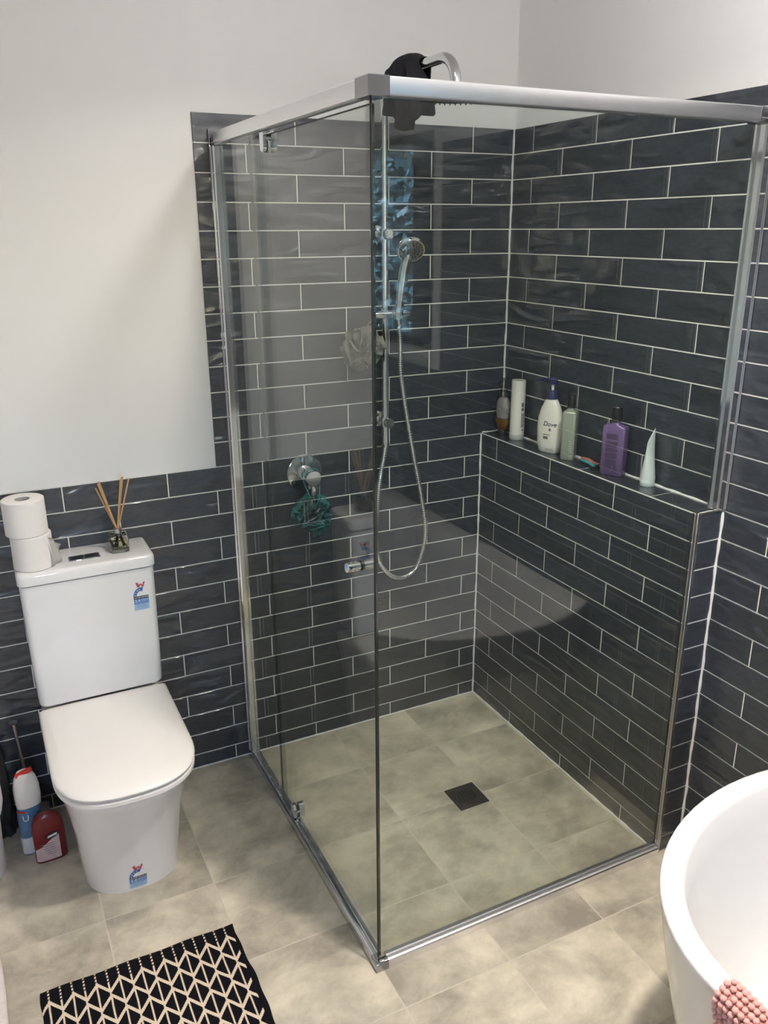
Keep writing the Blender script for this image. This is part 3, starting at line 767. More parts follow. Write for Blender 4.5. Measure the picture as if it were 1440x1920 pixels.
puff('bath_puff', 'teal mesh bath puff hanging from the shower mixer lever', 'bath puff', (-0.694, -0.078, 0.890), 0.062, M['teal'], 13, 5,
     cord_pts=[(MX-0.004, -0.078, 0.92), (MX-0.016, -0.080, 0.96), (MX-0.028, -0.070, 1.000), (MX-0.026, -0.066, 1.028), (MX, -0.066, 1.0415), (MX+0.026, -0.066, 1.028), (MX+0.026, -0.070, 0.995), (MX+0.015, -0.092, 0.95), (MX, -0.090, 0.91)], cordm=M['tealcord'])
puff('bath_puff', 'pale grey mesh bath puff hanging beside the shower riser rail', 'bath puff', (-0.508, -0.080, 1.4165), 0.071, M['greynet'], 15, 11,
     cord_pts=[(-0.497, -0.08, 1.47), (-0.480, -0.07, 1.49), (-0.452, -0.072, 1.512), (-0.436, -0.080, 1.5305), (-0.432, -0.060, 1.531)], cordm=M['greynet'])

# ------------------------------------------------------------------ black towel on the shower arm
t = thing('towel', 'black terry towel draped over the chrome overhead shower arm', 'towel', (RX, -0.25, ARZ))
bm = bm_new(); nu, nv = 40, 44; grid = []
HEM = [(0, 2.079), (0.14, 2.072), (0.28, 2.056), (0.40, 2.034), (0.48, 2.026), (0.58, 2.028), (0.72, 2.038), (0.86, 2.056), (1.0, 2.066)]
def tow(u, v, off):
    # u 0..1 along the arm, v -1..1 over it
    for (ua, za), (ub, zb) in zip(HEM, HEM[1:]):
        if u <= ub: break
    zh = za + (zb-za)*(u-ua)/(ub-ua)
    if v > 0: zh = 2.078 + 0.008*sin(u*6)
    bump = 0.0155 + 0.020*math.exp(-((u-0.52)/0.36)**4)
    r = 0.0165 + 0.006*sin(u*pi)
    arc = r*pi/2; hem = ARZ + bump - r - zh; s = abs(v)*(arc+hem)
    y = -0.105 - 0.198*u; yb = (-0.150 - 0.245*u) if v < 0 else (-0.115 - 0.195*u)
    if s < arc:
        a = s/r; x = r*sin(a); z = r*cos(a) - r + bump
    else:
        k = (s-arc)/hem
        x = r + k*0.020 + (0.010*sin(u*17+1.0) + 0.005*sin(u*37))*min(1, k*3); z = -(s-arc) - r + bump
        y += (yb-y)*min(1, k*1.4)
    x *= (-1 if v < 0 else 1)
    return Vector((RX + x + off*(-1 if v < 0 else 1), y, ARZ + z + off*0.5))
for off in (0.0, 0.005):
    g = [[bm.verts.new(tow(i/nu, -1+2*j/nv, off)) for j in range(nv+1)] for i in range(nu+1)]
    for i in range(nu):
        for j in range(nv): bm.faces.new((g[i][j], g[i+1][j], g[i+1][j+1], g[i][j+1]))
    grid.append(g)
for i in range(nu):
    for j in (0, nv): bm.faces.new((grid[0][i][j], grid[0][i+1][j], grid[1][i+1][j], grid[1][i][j]))
for j in range(nv):
    for i in (0, nu): bm.faces.new((grid[0][i][j], grid[0][i][j+1], grid[1][i][j+1], grid[1][i][j]))
obj('cloth', bm, M['towel'], t, angle=180)

# ------------------------------------------------------------------ bottles on the ledge
def sect_loft(bm, cx, cy, secs, n, seg=40, rot=0.0):
    rings_ = []
    for s in secs:
        a, b, z = s[0], s[1], s[2]; nn = s[3] if len(s) > 3 else n
        ring = []
        for p in superell(0, 0, a, b, nn, seg, z):
            ring.append((cx + p[0]*cos(rot)-p[1]*sin(rot), cy + p[0]*sin(rot)+p[1]*cos(rot), p[2]))
        rings_.append(ring)
    ring_loft(bm, rings_)
def side_map(cx, cy, a, b, n, rot, base_ang, off=0.0006):
    """(u metres around, v height) -> point on a superellipse side, facing base_ang"""
    def f(u, v):
        # walk along the outline by arc length from base angle
        N_ = 240; 
        pts = f.pts
        L = f.len; s = (u % L)
        i = int(s/L*len(pts)) if False else 0
        import bisect
        k = bisect.bisect(f.acc, s)-1; k = max(0, min(k, len(pts)-2))
        t_ = (s-f.acc[k])/max(1e-9, f.acc[k+1]-f.acc[k]); p = pts[k].lerp(pts[k+1], t_)
        return (p.x, p.y, v)
    pts = []
    for i in range(361):
        t_ = base_ang - rot + 2*pi*i/360; c_, s_ = cos(t_), sin(t_)
        x = (a+off)*math.copysign(abs(c_)**(2/n), c_); y = (b+off)*math.copysign(abs(s_)**(2/n), s_)
        pts.append(Vector((cx + x*cos(rot)-y*sin(rot), cy + x*sin(rot)+y*cos(rot), 0)))
    acc = [0.0]
    for p, q in zip(pts, pts[1:]): acc.append(acc[-1]+(q-p).length)
    f.pts = pts; f.acc = acc; f.len = acc[-1]
    return f
B0 = LT + 0.0004
FACE = math.radians(228)     # towards the camera
# amber soap bottle standing cap-down in the corner
t = thing('soap_bottle', 'clear pump bottle with amber gel standing upside down in the ledge corner', 'bottle', (0.048, -0.075, LT))
bx, by = 0.047, -0.066
bm = bm_new(); sect_loft(bm, bx, by, [(0.014, 0.019, B0+0.022), (0.018, 0.026, B0+0.030), (0.022, 0.036, B0+0.050), (0.0225, 0.038, B0+0.062)], 2.3); obj('gel', bm, M['amber'], t)
bm = bm_new(); sect_loft(bm, bx, by, [(0.0225, 0.0382, B0+0.0625), (0.0225, 0.040, B0+0.085), (0.021, 0.038, B0+0.118), (0.017, 0.029, B0+0.142), (0.010, 0.016, B0+0.155), (0.008, 0.011, B0+0.160)], 2.3); bd = obj('body', bm, M['clearpl'], t)
bm = bm_new(); sect_loft(bm, bx, by, [(0.0195, 0.026, B0+0.063), (0.0205, 0.031, B0+0.085), (0.019, 0.029, B0+0.118), (0.013, 0.016, B0+0.134)], 2.3); obj('label', bm, M['labelgrey'], t)
f = side_map(bx, by, 0.0225, 0.040, 2.3, 0, FACE)
bm = bm_new(); add_text(bm, 'Pears', 0.006, B0+0.098, 0.022, f); add_rect(bm, -0.012, 0.020, B0+0.084, B0+0.0852, f); obj('lettering', bm, M['ink'], t, smooth=False)
bm = bm_new(); lathe(bm, [(0.0, 0.0), (0.016, 0.0), (0.0165, 0.018), (0.014, 0.023), (0, 0.023)], (bx, by, B0), 'z', 28); obj('cap', bm, M['black'], t)
bm = bm_new(); lathe(bm, [(0.013, 0), (0.013, 0.014), (0.006, 0.017), (0.006, 0.038), (0.010, 0.039), (0.010, 0.046), (0, 0.047)], (bx, by, B0+0.158), 'z', 24); cyl(bm, (bx, by, B0+0.200), (bx-0.028, by-0.006, B0+0.186), 0.004, 12); obj('pump', bm, M['clearpl'], t)
# white round bottle with grey cap at the bottom
t = thing('conditioner_bottle', 'tall white tube bottle standing on a translucent grey cap near the corner', 'bottle', (0.058, -0.142, LT))
bx, by = 0.056, -0.139
bm = bm_new(); lathe(bm, [(0.0, 0.0), (0.0250, 0.0), (0.0260, 0.002), (0.0260, 0.018), (0.0250, 0.0195)], (bx, by, B0), 'z', 40); obj('cap', bm, M['frost'], t)
bm = bm_new()
sect_loft(bm, bx, by, [(0.0250, 0.0250, B0+0.0196, 2), (0.0257, 0.0257, B0+0.030, 2), (0.0245, 0.0255, B0+0.11, 2), (0.0225, 0.0260, B0+0.204, 2.2), (0.0218, 0.0255, B0+0.207, 2.2)], 2, seg=48)
obj('body', bm, M['white_pl'], t, angle=35)
f = side_map(bx, by, 0.0255, 0.0258, 2, 0, math.radians(250), off=0.0009)
bm = bm_new()
add_rect(bm, 0.006, 0.016, B0+0.118, B0+0.132, f); add_rect(bm, 0.006, 0.017, B0+0.104, B0+0.114, f)
for i in range(9): add_rect(bm, 0.006, 0.019+0.002*(i % 3), B0+0.092-i*0.0056, B0+0.0948-i*0.0056, f)
add_rect(bm, 0.010, 0.018, B0+0.034, B0+0.039, f)
obj('lettering', bm, M['ink'], t, smooth=False)
# white body wash with navy pump
t = thing('pump_bottle', 'white body wash bottle with navy blue pump dispenser on the ledge', 'bottle', (0.050, -0.338, LT))
bx, by, rt = 0.049, -0.336, math.radians(18)
bm = bm_new(); sect_loft(bm, bx, by, [(0.018, 0.036, B0), (0.021, 0.040, B0+0.004), (0.0235, 0.0455, B0+0.03), (0.024, 0.048, B0+0.08), (0.023, 0.0455, B0+0.115), (0.020, 0.036, B0+0.145), (0.016, 0.024, B0+0.168), (0.0145, 0.0175, B0+0.176)], 2.35, seg=56, rot=rt); obj('body', bm, M['white_pl'], t)
bm = bm_new(); lathe(bm, [(0.016, 0), (0.0178, 0.002), (0.0178, 0.020), (0.0150, 0.026), (0.008, 0.029), (0.0, 0.029)], (bx, by, B0+0.1765), 'z', 36); obj('collar', bm, M['navy'], t, angle=35)
bm = bm_new(); cyl(bm, (bx, by, B0+0.205), (bx, by, B0+0.226), 0.0045, 16); obj('stem', bm, M['white_pl'], t)
bm = bm_new(); lathe(bm, [(0.0, 0.0), (0.012, 0.0), (0.0145, 0.004), (0.0155, 0.014), (0.0150, 0.0195), (0.0, 0.0215)], (bx, by, B0+0.224), 'z', 32)
tube(bm, [(bx-0.004, by+0.006, B0+0.239), (bx-0.012, by+0.026, B0+0.238), (bx-0.017, by+0.045, B0+0.233)], 0.005, 14, rf=lambda q: 0.0068-0.003*q); obj('nozzle', bm, M['navy'], t)
f = side_map(bx, by, 0.024, 0.0480, 2.35, rt, math.radians(205), off=0.0012)
bm = bm_new(); add_text(bm, 'Dove', 0.004, B0+0.098, 0.022, f, shear=0.25); obj('lettering', bm, M['inknavy'], t, smooth=False)
bm = bm_new(); vs = [(0.006+0.0042*cos(a*pi/5), B0+0.080+0.0046*sin(a*pi/5)) for a in range(10)]; add_mapped(bm, vs, [tuple(range(10))], f); obj('emblem', bm, M['ink'], t, smooth=False); bm = bm_new()
bm.free()
for q in ((-0.018, 0.005, 0.0615, 0.0635), (-0.018, 0.0, 0.048, 0.056), (-0.006, 0.022, 0.014, 0.0152)):
    bm = bm_new(); add_rect(bm, q[0], q[1], B0+q[2], B0+q[3], f); obj('printed_bar', bm, M['ink'], t, smooth=False)
# sage green bottle
t = thing('shampoo_bottle', 'square sage green bottle with black cap beside the white pump bottle', 'bottle', (0.050, -0.437, LT))
bx, by, rt = 0.047, -0.437, math.radians(38)
bm = bm_new(); sect_loft(bm, bx, by, [(0.0205, 0.0205, B0), (0.0225, 0.0225, B0+0.003), (0.0225, 0.0225, B0+0.150), (0.0205, 0.0205, B0+0.155), (0.012, 0.012, B0+0.160, 2.5), (0.0115, 0.0115, B0+0.166, 2)], 6, seg=48, rot=rt); obj('body', bm, M['sage'], t, angle=50)
bm = bm_new(); lathe(bm, [(0.0, 0), (0.0138, 0), (0.0140, 0.002), (0.0140, 0.036), (0.0125, 0.042), (0.008, 0.0445), (0, 0.045)], (bx, by, B0+0.1665), 'z', 32); obj('cap', bm, M['black'], t)
f = side_map(bx, by, 0.0225, 0.0225, 6, rt, math.radians(218), off=0.0006)
bm = bm_new()
for i, q in enumerate((0.062, 0.054, 0.046, 0.040, 0.033, 0.027, 0.014, 0.008)): add_rect(bm, 0.004+0.001*(i % 2), 0.015, B0+q, B0+q+0.0012, f)
obj('lettering', bm, M['inkw'], t, smooth=False)
# razors
def razor(name, label, p0, p1, m1, m2, head):
    p0, p1 = Vector(p0), Vector(p1); d = (p1-p0).normalized(); s = d.cross(Vector((0, 0, 1))).normalized(); t = thing(name, label, 'razor', tuple(p0))
    bm = bm_new(); rings_ = []
    for q, w_, h_ in ((0, 0.003, 0.003), (0.1, 0.0075, 0.005), (0.35, 0.008, 0.0055), (0.6, 0.0055, 0.0045), (0.85, 0.005, 0.004), (1.0, 0.0045, 0.004)):
        c_ = p0.lerp(p1, q)+Vector((0, 0, 0.003*sin(q*pi))); rings_.append([c_ + s*w_*cos(a*pi/6) + Vector((0, 0, h_*sin(a*pi/6))) for a in range(12)])
    ring_loft(bm, rings_); obj('handle', bm, m1, t)
    bm = bm_new(); rings_ = []
    for q, w_ in ((0.02, 0.008), (0.4, 0.0085), (0.7, 0.006)):
        c_ = p0.lerp(p1, q)+Vector((0, 0, 0.003*sin(q*pi)-0.0016)); rings_.append([c_ + s*w_*cos(a*pi/6) + Vector((0, 0, 0.003*sin(a*pi/6))) for a in range(12)])
    ring_loft(bm, rings_); obj('grip', bm, m2, t)
    bm = bm_new(); c_ = p1 + d*0.006
    box(bm, -0.019, 0.019, -0.006, 0.006, -0.0045, 0.0045, 0.002)
    bmesh.ops.transform(bm, matrix=Matrix.Translation(c_) @ Matrix(((s.x, d.x, 0, 0), (s.y, d.y, 0, 0), (0, 0, 1, 0), (0, 0, 0, 1))), verts=bm.verts)
    obj('blade_head', bm, head, t)
razor('razor', 'teal and black razor lying in front on the ledge beside the purple bottle', (0.060, -0.486, LT+0.0062), (0.044, -0.574, LT+0.0062), M['teal_pl'], M['black'], M['black'])
razor('razor', 'salmon pink razor lying behind the teal razor against the wall', (0.078, -0.466, LT+0.0062), (0.0675, -0.560, LT+0.0062), M['pink_pl'], M['pink_pl'], M['black'])
# purple bottle
t = thing('shampoo_bottle', 'flat purple bottle with black cap and printed back label on ledge', 'bottle', (0.050, -0.645, LT))
bx, by, rt = 0.052, -0.641, math.radians(24)
bm = bm_new(); sect_loft(bm, bx, by, [(0.0165, 0.034, B0), (0.0185, 0.036, B0+0.003), (0.0185, 0.036, B0+0.143), (0.0165, 0.034, B0+0.149), (0.012, 0.014, B0+0.155, 2.5), (0.0115, 0.0115, B0+0.163, 2)], 6, seg=56, rot=rt); obj('body', bm, M['purple'], t, angle=50)
bm = bm_new(); lathe(bm, [(0.0, 0), (0.0148, 0), (0.0150, 0.002), (0.0150, 0.041), (0.0135, 0.0435), (0, 0.044)], (bx, by, B0+0.1635), 'z', 36); obj('cap', bm, M['black'], t, angle=30)
ey = Vector((-sin(rt), cos(rt), 0)); ex = Vector((cos(rt), sin(rt), 0)); fc = Vector((bx, by, 0)) - ex*0.0192
def fpur(u, v): p = fc - ey*u; return (p.x, p.y, v)
bm = bm_new()
for i in range(38):
    v = B0+0.126-i*0.0029
    if i in (6, 7, 14, 19, 26): continue
    if i >= 33: add_rect(bm, -0.020, 0.003, v, v+0.0013, fpur, 1)
    else: add_rect(bm, -0.020, 0.018-0.004*((i*7) % 3 == 0), v, v+0.0016, fpur, 1)
for i in range(8): add_rect(bm, 0.008+i*0.0016, 0.0088+i*0.0016+0.0004*(i % 3), B0+0.012, B0+0.032, fpur, 1)
obj('lettering', bm, M['inkp'], t, smooth=False)
# white tapered tube, standing on its cap
t = thing('lotion_tube', 'small white tapered tube standing on its cap at the ledge end', 'tube', (0.062, -0.772, LT))
bx, by = 0.0645, -0.774
bm = bm_new(); lathe(bm, [(0, 0), (0.0195, 0), (0.0205, 0.002), (0.0212, 0.019), (0.0205, 0.0205), (0, 0.0205)], (bx, by, B0), 'z', 40); obj('cap', bm, M['cool_pl'], t, angle=35)
bm = bm_new(); rings_ = []
td = Vector((0.93, 0.36, 0)).normalized(); tn = Vector((-td.y, td.x, 0))
for q in range(13):
    k = q/12; zz = B0+0.0207+0.108*k; a_ = 0.0208+0.001*k; b_ = 0.0208*(1-k)**0.8+0.0012
    ring = []
    for i in range(40):
        an = 2*pi*i/40; p = Vector((bx, by, 0)) + td*a_*cos(an) + tn*b_*sin(an)
        slant = 0.022*(cos(an)+1)/2*k**3*1.6
        ring.append((p.x, p.y, zz + slant))
    rings_.append(ring)
ring_loft(bm, rings_); obj('body', bm, M['cool_pl'], t)
def ftub(u, v):
    k = max(0, min(1, (v-B0-0.0207)/0.108)); b_ = 0.0208*(1-k)**0.8+0.0012
    an = math.acos(max(-0.98, min(0.98, u/0.021)))
    p = Vector((bx, by, 0)) + td*u - tn*(b_*sin(an)+0.0008)
    return (p.x, p.y, v)
bm = bm_new()
for i in range(16):
    v = B0+0.125-i*0.0052; w_ = 0.004+0.0005*i
    add_rect(bm, 0.010-w_*0.6, 0.010+w_*0.5, v, v+0.0026, ftub, 3)
obj('lettering', bm, M['labelgrey'], t, smooth=False)

# ------------------------------------------------------------------ toilet
TX = -1.4125
toi = thing('toilet', 'white close coupled toilet with closed lid against the tiled wall', 'toilet', (TX, -0.3, 0))
def pan_outline(hw, front, z, n=2.6, back=-0.004, seg=28):
    cyf = front + hw*1.05; pts = []
    for i in range(seg+1):
        a = pi + pi*i/seg; c_, s_ = cos(a), sin(a)
        pts.append((TX + hw*math.copysign(abs(c_)**(2/n), c_), cyf + (cyf-front)*math.copysign(abs(s_)**(2/n), s_), z))
    for q in (0.5, 1.0):
        pts.append((TX+hw, cyf+(back-cyf)*q, z))
    for q in (1.0, 0.5):
        pts.append((TX-hw, cyf+(back-cyf)*q, z))
    return pts
prof = [(0.134, -0.480, 0.0005), (0.135, -0.483, 0.02), (0.141, -0.498, 0.10), (0.147, -0.527, 0.20), (0.158, -0.563, 0.29), (0.168, -0.600, 0.36), (0.173, -0.620, 0.395), (0.172, -0.620, 0.405)]
bm = bm_new(); ring_loft(bm, [pan_outline(h, f_, z) for h, f_, z in prof]); obj('pan', bm, M['porcelain'], toi, angle=60)
bm = bm_new(); ring_loft(bm, [pan_outline(h, f_, z, back=-0.155) for h, f_, z in ((0.176, -0.630, 0.4075), (0.1835, -0.644, 0.410), (0.1835, -0.644, 0.4195), (0.180, -0.640, 0.4225))]); obj('seat', bm, M['seat'], toi, angle=50)
bm = bm_new(); ring_loft(bm, [pan_outline(h, f_, z, back=-0.150) for h, f_, z in ((0.178, -0.634, 0.4285), (0.184, -0.645, 0.4305), (0.185, -0.647, 0.436), (0.182, -0.643, 0.4415), (0.174, -0.633, 0.4445), (0.150, -0.600, 0.4465), (0.08, -0.50, 0.4475))]); obj('lid', bm, M['seat'], toi, angle=50)
def rbox(bm, x0, x1, y0, y1, z0, z1, r, taper=0.0, n=7):
    rings_ = []
    def ring(z, ins):
        pts = []
        for (cx_, cy_, a0) in ((x1-r, y1-0.004, 0), (x0+r, y1-0.004, 90), (x0+r, y0+r, 180), (x1-r, y0+r, 270)):
            rr_ = r if cy_ < y1-0.01 else 0.004
            for i in range(n):
                a = math.radians(a0+90*i/(n-1)); cxx = cx_ if rr_ == r else (x1-0.004 if a0 == 0 else x0+0.004)
                px = cxx + rr_*cos(a); py = cy_ + rr_*sin(a)
                px += -ins if px > (x0+x1)/2 else ins
                if py < (y0+y1)/2: py += ins
                pts.append((px, py, z))
        return pts
    return ring
TY0 = -0.163; TX0, TX1 = -1.597, -1.2285
rg = rbox(None, TX0, TX1, TY0, -0.004, 0, 0, 0.022)
bm = bm_new(); ring_loft(bm, [rg(0.4555, 0.010), rg(0.462, 0.006), rg(0.60, 0.003), rg(0.8385, 0.0)]); obj('tank', bm, M['porcelain'], toi, angle=50)
rg2 = rbox(None, TX0-0.004, TX1+0.004, TY0-0.006, -0.003, 0, 0, 0.024)
bm = bm_new(); ring_loft(bm, [rg2(0.8415, 0.004), rg2(0.8435, 0.0), rg2(0.868, 0.0), rg2(0.8735, 0.002), rg2(0.8765, 0.006), rg2(0.8775, 0.012)]); obj('tank_lid', bm, M['porcelain'], toi, angle=50)
bm = bm_new(); box(bm, TX-0.043, TX+0.043, -0.120, -0.084, 0.8770, 0.8805, 0.0015, 2); bt = obj('flush_plate', bm, M['chrome'], toi); bt['label'] = 'dark chrome dual flush plate'
for sx in (-1, 1):
    bm = bm_new(); box(bm, TX+sx*0.0205-0.0185, TX+sx*0.0205+0.0185, -0.1165, -0.0875, 0.8805, 0.8825, 0.001, 2)
    o = sub('flush_button', bm, M['black'], bt)
def sticker(parent, f, w_, small=False):
    """water-rating label: f maps (u right, v up) metres, origin at its lower left"""
    h = w_*1.45 if small else w_*1.65
    bm = bm_new(); add_rect(bm, 0, w_, 0, h*0.27, f); st = obj('rating_sticker', bm, M['lblue'], parent, smooth=False)
    bm = bm_new(); add_rect(bm, 0, w_, h*0.27, h*0.50, f); sub('sticker_panel', bm, M['mblue'], st, smooth=False)
    bm = bm_new(); add_rect(bm, 0, w_, h*0.50, h*0.62, f); sub('sticker_band', bm, M['stkblack'], st, smooth=False)
    v0 = h*0.62; R_ = w_*0.5; asp = (h*0.38)/R_
    bm = bm_new(); vs = [(R_, v0)]; nn = 20
    for i in range(nn+1): a = pi*i/nn; vs.append((R_+R_*cos(a), v0+R_*asp*sin(a)))
    add_mapped(bm, vs, [(0, i+1, i+2) for i in range(nn)], f); sub('sticker_arch', bm, M['stkwhite'], st, smooth=False)
    g = lambda u, v: f(u, v, 0.0004)
    bm = bm_new(); vs = []; nn = 16
    for i in range(nn+1):
        a = pi - (pi*0.62)*i/nn
        for q in (1.0, 0.58): vs.append((R_+R_*q*cos(a), v0+R_*q*asp*sin(a)))
    add_mapped(bm, vs, [(2*i, 2*i+2, 2*i+3, 2*i+1) for i in range(nn)], g); sub('sticker_arc', bm, M['dblue'], st, smooth=False)
    g2 = lambda u, v: f(u, v, 0.0008)
    bm = bm_new()
    for i in range(4):
        a = pi - (0.14 + 0.42*i); cu, cv = R_+R_*0.79*cos(a), v0+R_*0.79*asp*sin(a); vs = []
        for k in range(10):
            r_ = w_*(0.062 if k % 2 == 0 else 0.026); vs.append((cu+r_*sin(2*pi*k/10), cv+r_*cos(2*pi*k/10)))
        add_mapped(bm, vs, [tuple(range(10))], g2)
    add_text(bm, 'WATER RATING', w_*0.5, h*0.56, w_*0.155, g2, sx=0.85)
    add_text(bm, '3.4', w_*0.23, h*0.415, w_*0.30, g2)
    for q in (0.455, 0.42, 0.385): add_rect(bm, w_*0.46, w_*0.95, h*q, h*(q+0.008), g2)
    add_rect(bm, w_*0.05, w_*0.95, h*0.325, h*0.332, g2)
    sub('sticker_lettering', bm, M['stkwhite'], st, smooth=False)
    bm = bm_new()
    for q in (0.215, 0.165, 0.115): add_rect(bm, w_*0.15, w_*0.82, h*q, h*(q+0.008), g)
    sub('sticker_fine_print', bm, M['mblue'], st, smooth=False)
    # red W mark above
    cu = w_*0.53; cv = h*1.13; ww = w_*0.25; wh = w_*0.17
    ol = [(-1, 1), (-0.55, -1), (0, 0.35), (0.55, -1), (1, 1)]
    bm = bm_new()
    for (p, q), th in zip(zip(ol, ol[1:]), (0.30, 0.14, 0.20, 0.22)):
        a = (cu+p[0]*ww, cv+p[1]*wh); b = (cu+q[0]*ww, cv+q[1]*wh); hw_ = ww*th
        add_mapped(bm, [(a[0]-hw_, a[1]), (a[0]+hw_, a[1]), (b[0]+hw_, b[1]), (b[0]-hw_, b[1])], [(0, 1, 2, 3)], g)
    sub('sticker_mark', bm, M['stkred'], st, smooth=False)
    bm = bm_new(); add_rect(bm, cu-w_*0.17, cu+w_*0.17, cv-wh*1.5, cv-wh*1.35, g); sub('sticker_rule', bm, M['stkblack'], st, smooth=False)
def f_tank(u, v, e=0.0):
    z = 0.709+v; ins = 0.003*(0.8385-z)/0.2385
    return (-1.2970+u, TY0+ins-0.0008-e, z)
sticker(toi, f_tank, 0.043)
def f_pan(u, v, e=0.0):
    z = 0.012+v; x = -1.4385+u
    for (h0, f0, z0), (h1, f1, z1) in zip(prof, prof[1:]):
        if z <= z1: break
    k = (z-z0)/(z1-z0); hw = h0+(h1-h0)*k; fr_ = f0+(f1-f0)*k; cyf = fr_+hw*1.05; n = 2.6
    dx = min(0.999, abs(x-TX)/hw); dy = (1-dx**n)**(1/n)
    return (x, cyf-(cyf-fr_)*dy-0.0012-e, z)
sticker(toi, f_pan, 0.047, True)

# toilet rolls on the tank
def roll(label, c, R_, h, flap):
    t = thing('toilet_roll', label, 'toilet roll', c, 'toilet rolls stacked on the cistern')
    bm = bm_new(); pr = [(0.0205, 0.001), (0.0205, h-0.001), (R_-0.003, h), (R_, h-0.002)]
    k = int(h/0.0032)
    for i in range(k): zz = h-0.003-(h-0.006)*i/k; pr += [(R_, zz), (R_-0.0010, zz-0.0014)]
    pr += [(R_, 0.002), (R_-0.003, 0.0), (0.0205, 0.001)]
    lathe(bm, pr, c, 'z', 48, False, False); obj('paper', bm, M['paper'], t, angle=60)
    bm = bm_new(); lathe(bm, [(0.0202, 0.0012), (0.0202, h-0.0015), (0.0192, h-0.0015), (0.0192, 0.0012), (0.0202, 0.0012)], c, 'z', 32, False, False); obj('cardboard_core', bm, M['card'], t)
    if flap:
        bm = bm_new(); g = []
        for i in range(9):
            row = []
            for j in range(9):
                s = i/8; hh = h*(0.02+0.93*j/8) * (1-0.45*s*(j/8))
                a = math.radians(-42); base = Vector((c[0]+(R_+0.0008)*cos(a), c[1]+(R_+0.0008)*sin(a), 0)); d_ = Vector((0.62, 0.78, 0)).normalized()
                p = base + d_*0.050*s + Vector((0.004*sin(s*9+j*0.6), -0.004*s, 0)); row.append(bm.verts.new((p.x, p.y, c[2]+0.0008+hh)))
            g.append(row)
        for i in range(8):
            for j in range(8): bm.faces.new((g[i][j], g[i+1][j], g[i+1][j+1], g[i][j+1]))
        bmesh.ops.solidify(bm, geom=bm.faces[:], thickness=0.0006)
        obj('loose_end', bm, M['paper'], t, angle=180)
TLZ = 0.8780
roll('white toilet roll with loose end, lower of the two on the cistern', (-1.5460, -0.1020, TLZ), 0.0545, 0.098, True)
roll('white toilet roll stacked on top of the other roll', (-1.5530, -0.0980, TLZ+0.0985), 0.0560, 0.100, False)
# reed diffuser
t = thing('reed_diffuser', 'square glass reed diffuser with silver collar and wooden reeds on cistern', 'diffuser', (-1.3115, -0.090, TLZ))
dx, dy = -1.3105, -0.088
bm = bm_new()
def sq(a, z, n=9): return superell(dx, dy, a, a, n, 40, z)
ring_loft(bm, [sq(0.0235, TLZ+0.0002), sq(0.0255, TLZ+0.002), sq(0.0255, TLZ+0.046), sq(0.0235, TLZ+0.051), sq(0.012, TLZ+0.0525, 3), sq(0.010, TLZ+0.056, 2)]); obj('flask', bm, M['diffglass'], t, angle=40)
bm = bm_new(); ring_loft(bm, [sq(0.0205, TLZ+0.008), sq(0.0205, TLZ+0.034)]); obj('oil', bm, M['oil'], t, angle=40)
bm = bm_new(); lathe(bm, [(0.0065, 0.0), (0.0112, 0.0), (0.0112, 0.0135), (0.0065, 0.0135), (0.0065, 0.0)], (dx, dy, TLZ+0.0545), 'z', 28, False, False); obj('collar', bm, M['silver'], t, angle=30)
tips = [(-1.356, -0.075, 1.072), (-1.352, -0.105, 1.092), (-1.347, -0.092, 1.094), (-1.290, -0.110, 1.098), (-1.283, -0.092, 1.099), (-1.279, -0.080, 1.097), (-1.265, -0.098, 1.094)]
for p in tips:
    bm = bm_new(); p = Vector(p); q = Vector((dx, dy, TLZ+0.060)); dd = (p-q).normalized()
    lo = q - dd*0.047; cyl(bm, lo, p, 0.0024, 8); obj('reed', bm, M['reed'], t)

# ------------------------------------------------------------------ rug
t = thing('bath_rug', 'black and cream woven rug with zigzag diamond pattern before the toilet', 'rug', (-1.2145, -0.722, 0))
bm = bm_new(); NX, NY = 60, 90; RW, RH = 0.486, 0.80; g = []
for i in range(NX+1):
    row = []
    for j in range(NY+1):
        x_ = -RW*i/NX; y_ = -RH*j/NY
        e = min(-x_, RW+x_, -y_, RH+y_); z_ = 0.0015+0.0055*min(1, e/0.006)
        x_ += 0.002*sin(y_*23)+0.0015*sin(y_*61) + 0.022*(-y_/0.8)*0.7; y_ += 0.0015*sin(x_*40)
        row.append(bm.verts.new((x_, y_, z_+0.0006*sin(x_*50)*sin(y_*44))))
    g.append(row)
for i in range(NX):
    for j in range(NY): bm.faces.new((g[i][j], g[i+1][j], g[i+1][j+1], g[i][j+1]))
o = obj('weave', bm, M['rug'], None, angle=180); o.parent = t; o.location = (0, 0, 0)

# white bath mat at the left edge
t = thing('bath_mat', 'white textured bath mat on the floor at the left edge', 'bath mat', (-2.0, -0.9, 0))
bm = bm_new(); out_ = []
ctrl = [(-1.795, -0.50), (-1.782, -0.56), (-1.775, -0.66), (-1.7735, -0.78), (-1.775, -1.0), (-1.79, -1.12), (-1.86, -1.18), (-2.2, -1.19), (-2.26, -1.1), (-2.27, -0.6), (-2.22, -0.46), (-1.88, -0.44)]
cl = catmull([(*c_, 0) for c_ in ctrl + [ctrl[0]]], 5)[:-1]
cen = Vector((-2.02, -0.82, 0)); rings_ = []
for k, z_ in ((1.0, 0.0008), (1.0, 0.012), (0.985, 0.018), (0.96, 0.020), (0.5, 0.020), (0.02, 0.020)):
    rings_.append([tuple(cen.lerp(p, k) + Vector((0, 0, z_))) for p in cl])
ring_loft(bm, rings_); obj('pile', bm, M['mat_white'], t, angle=180)

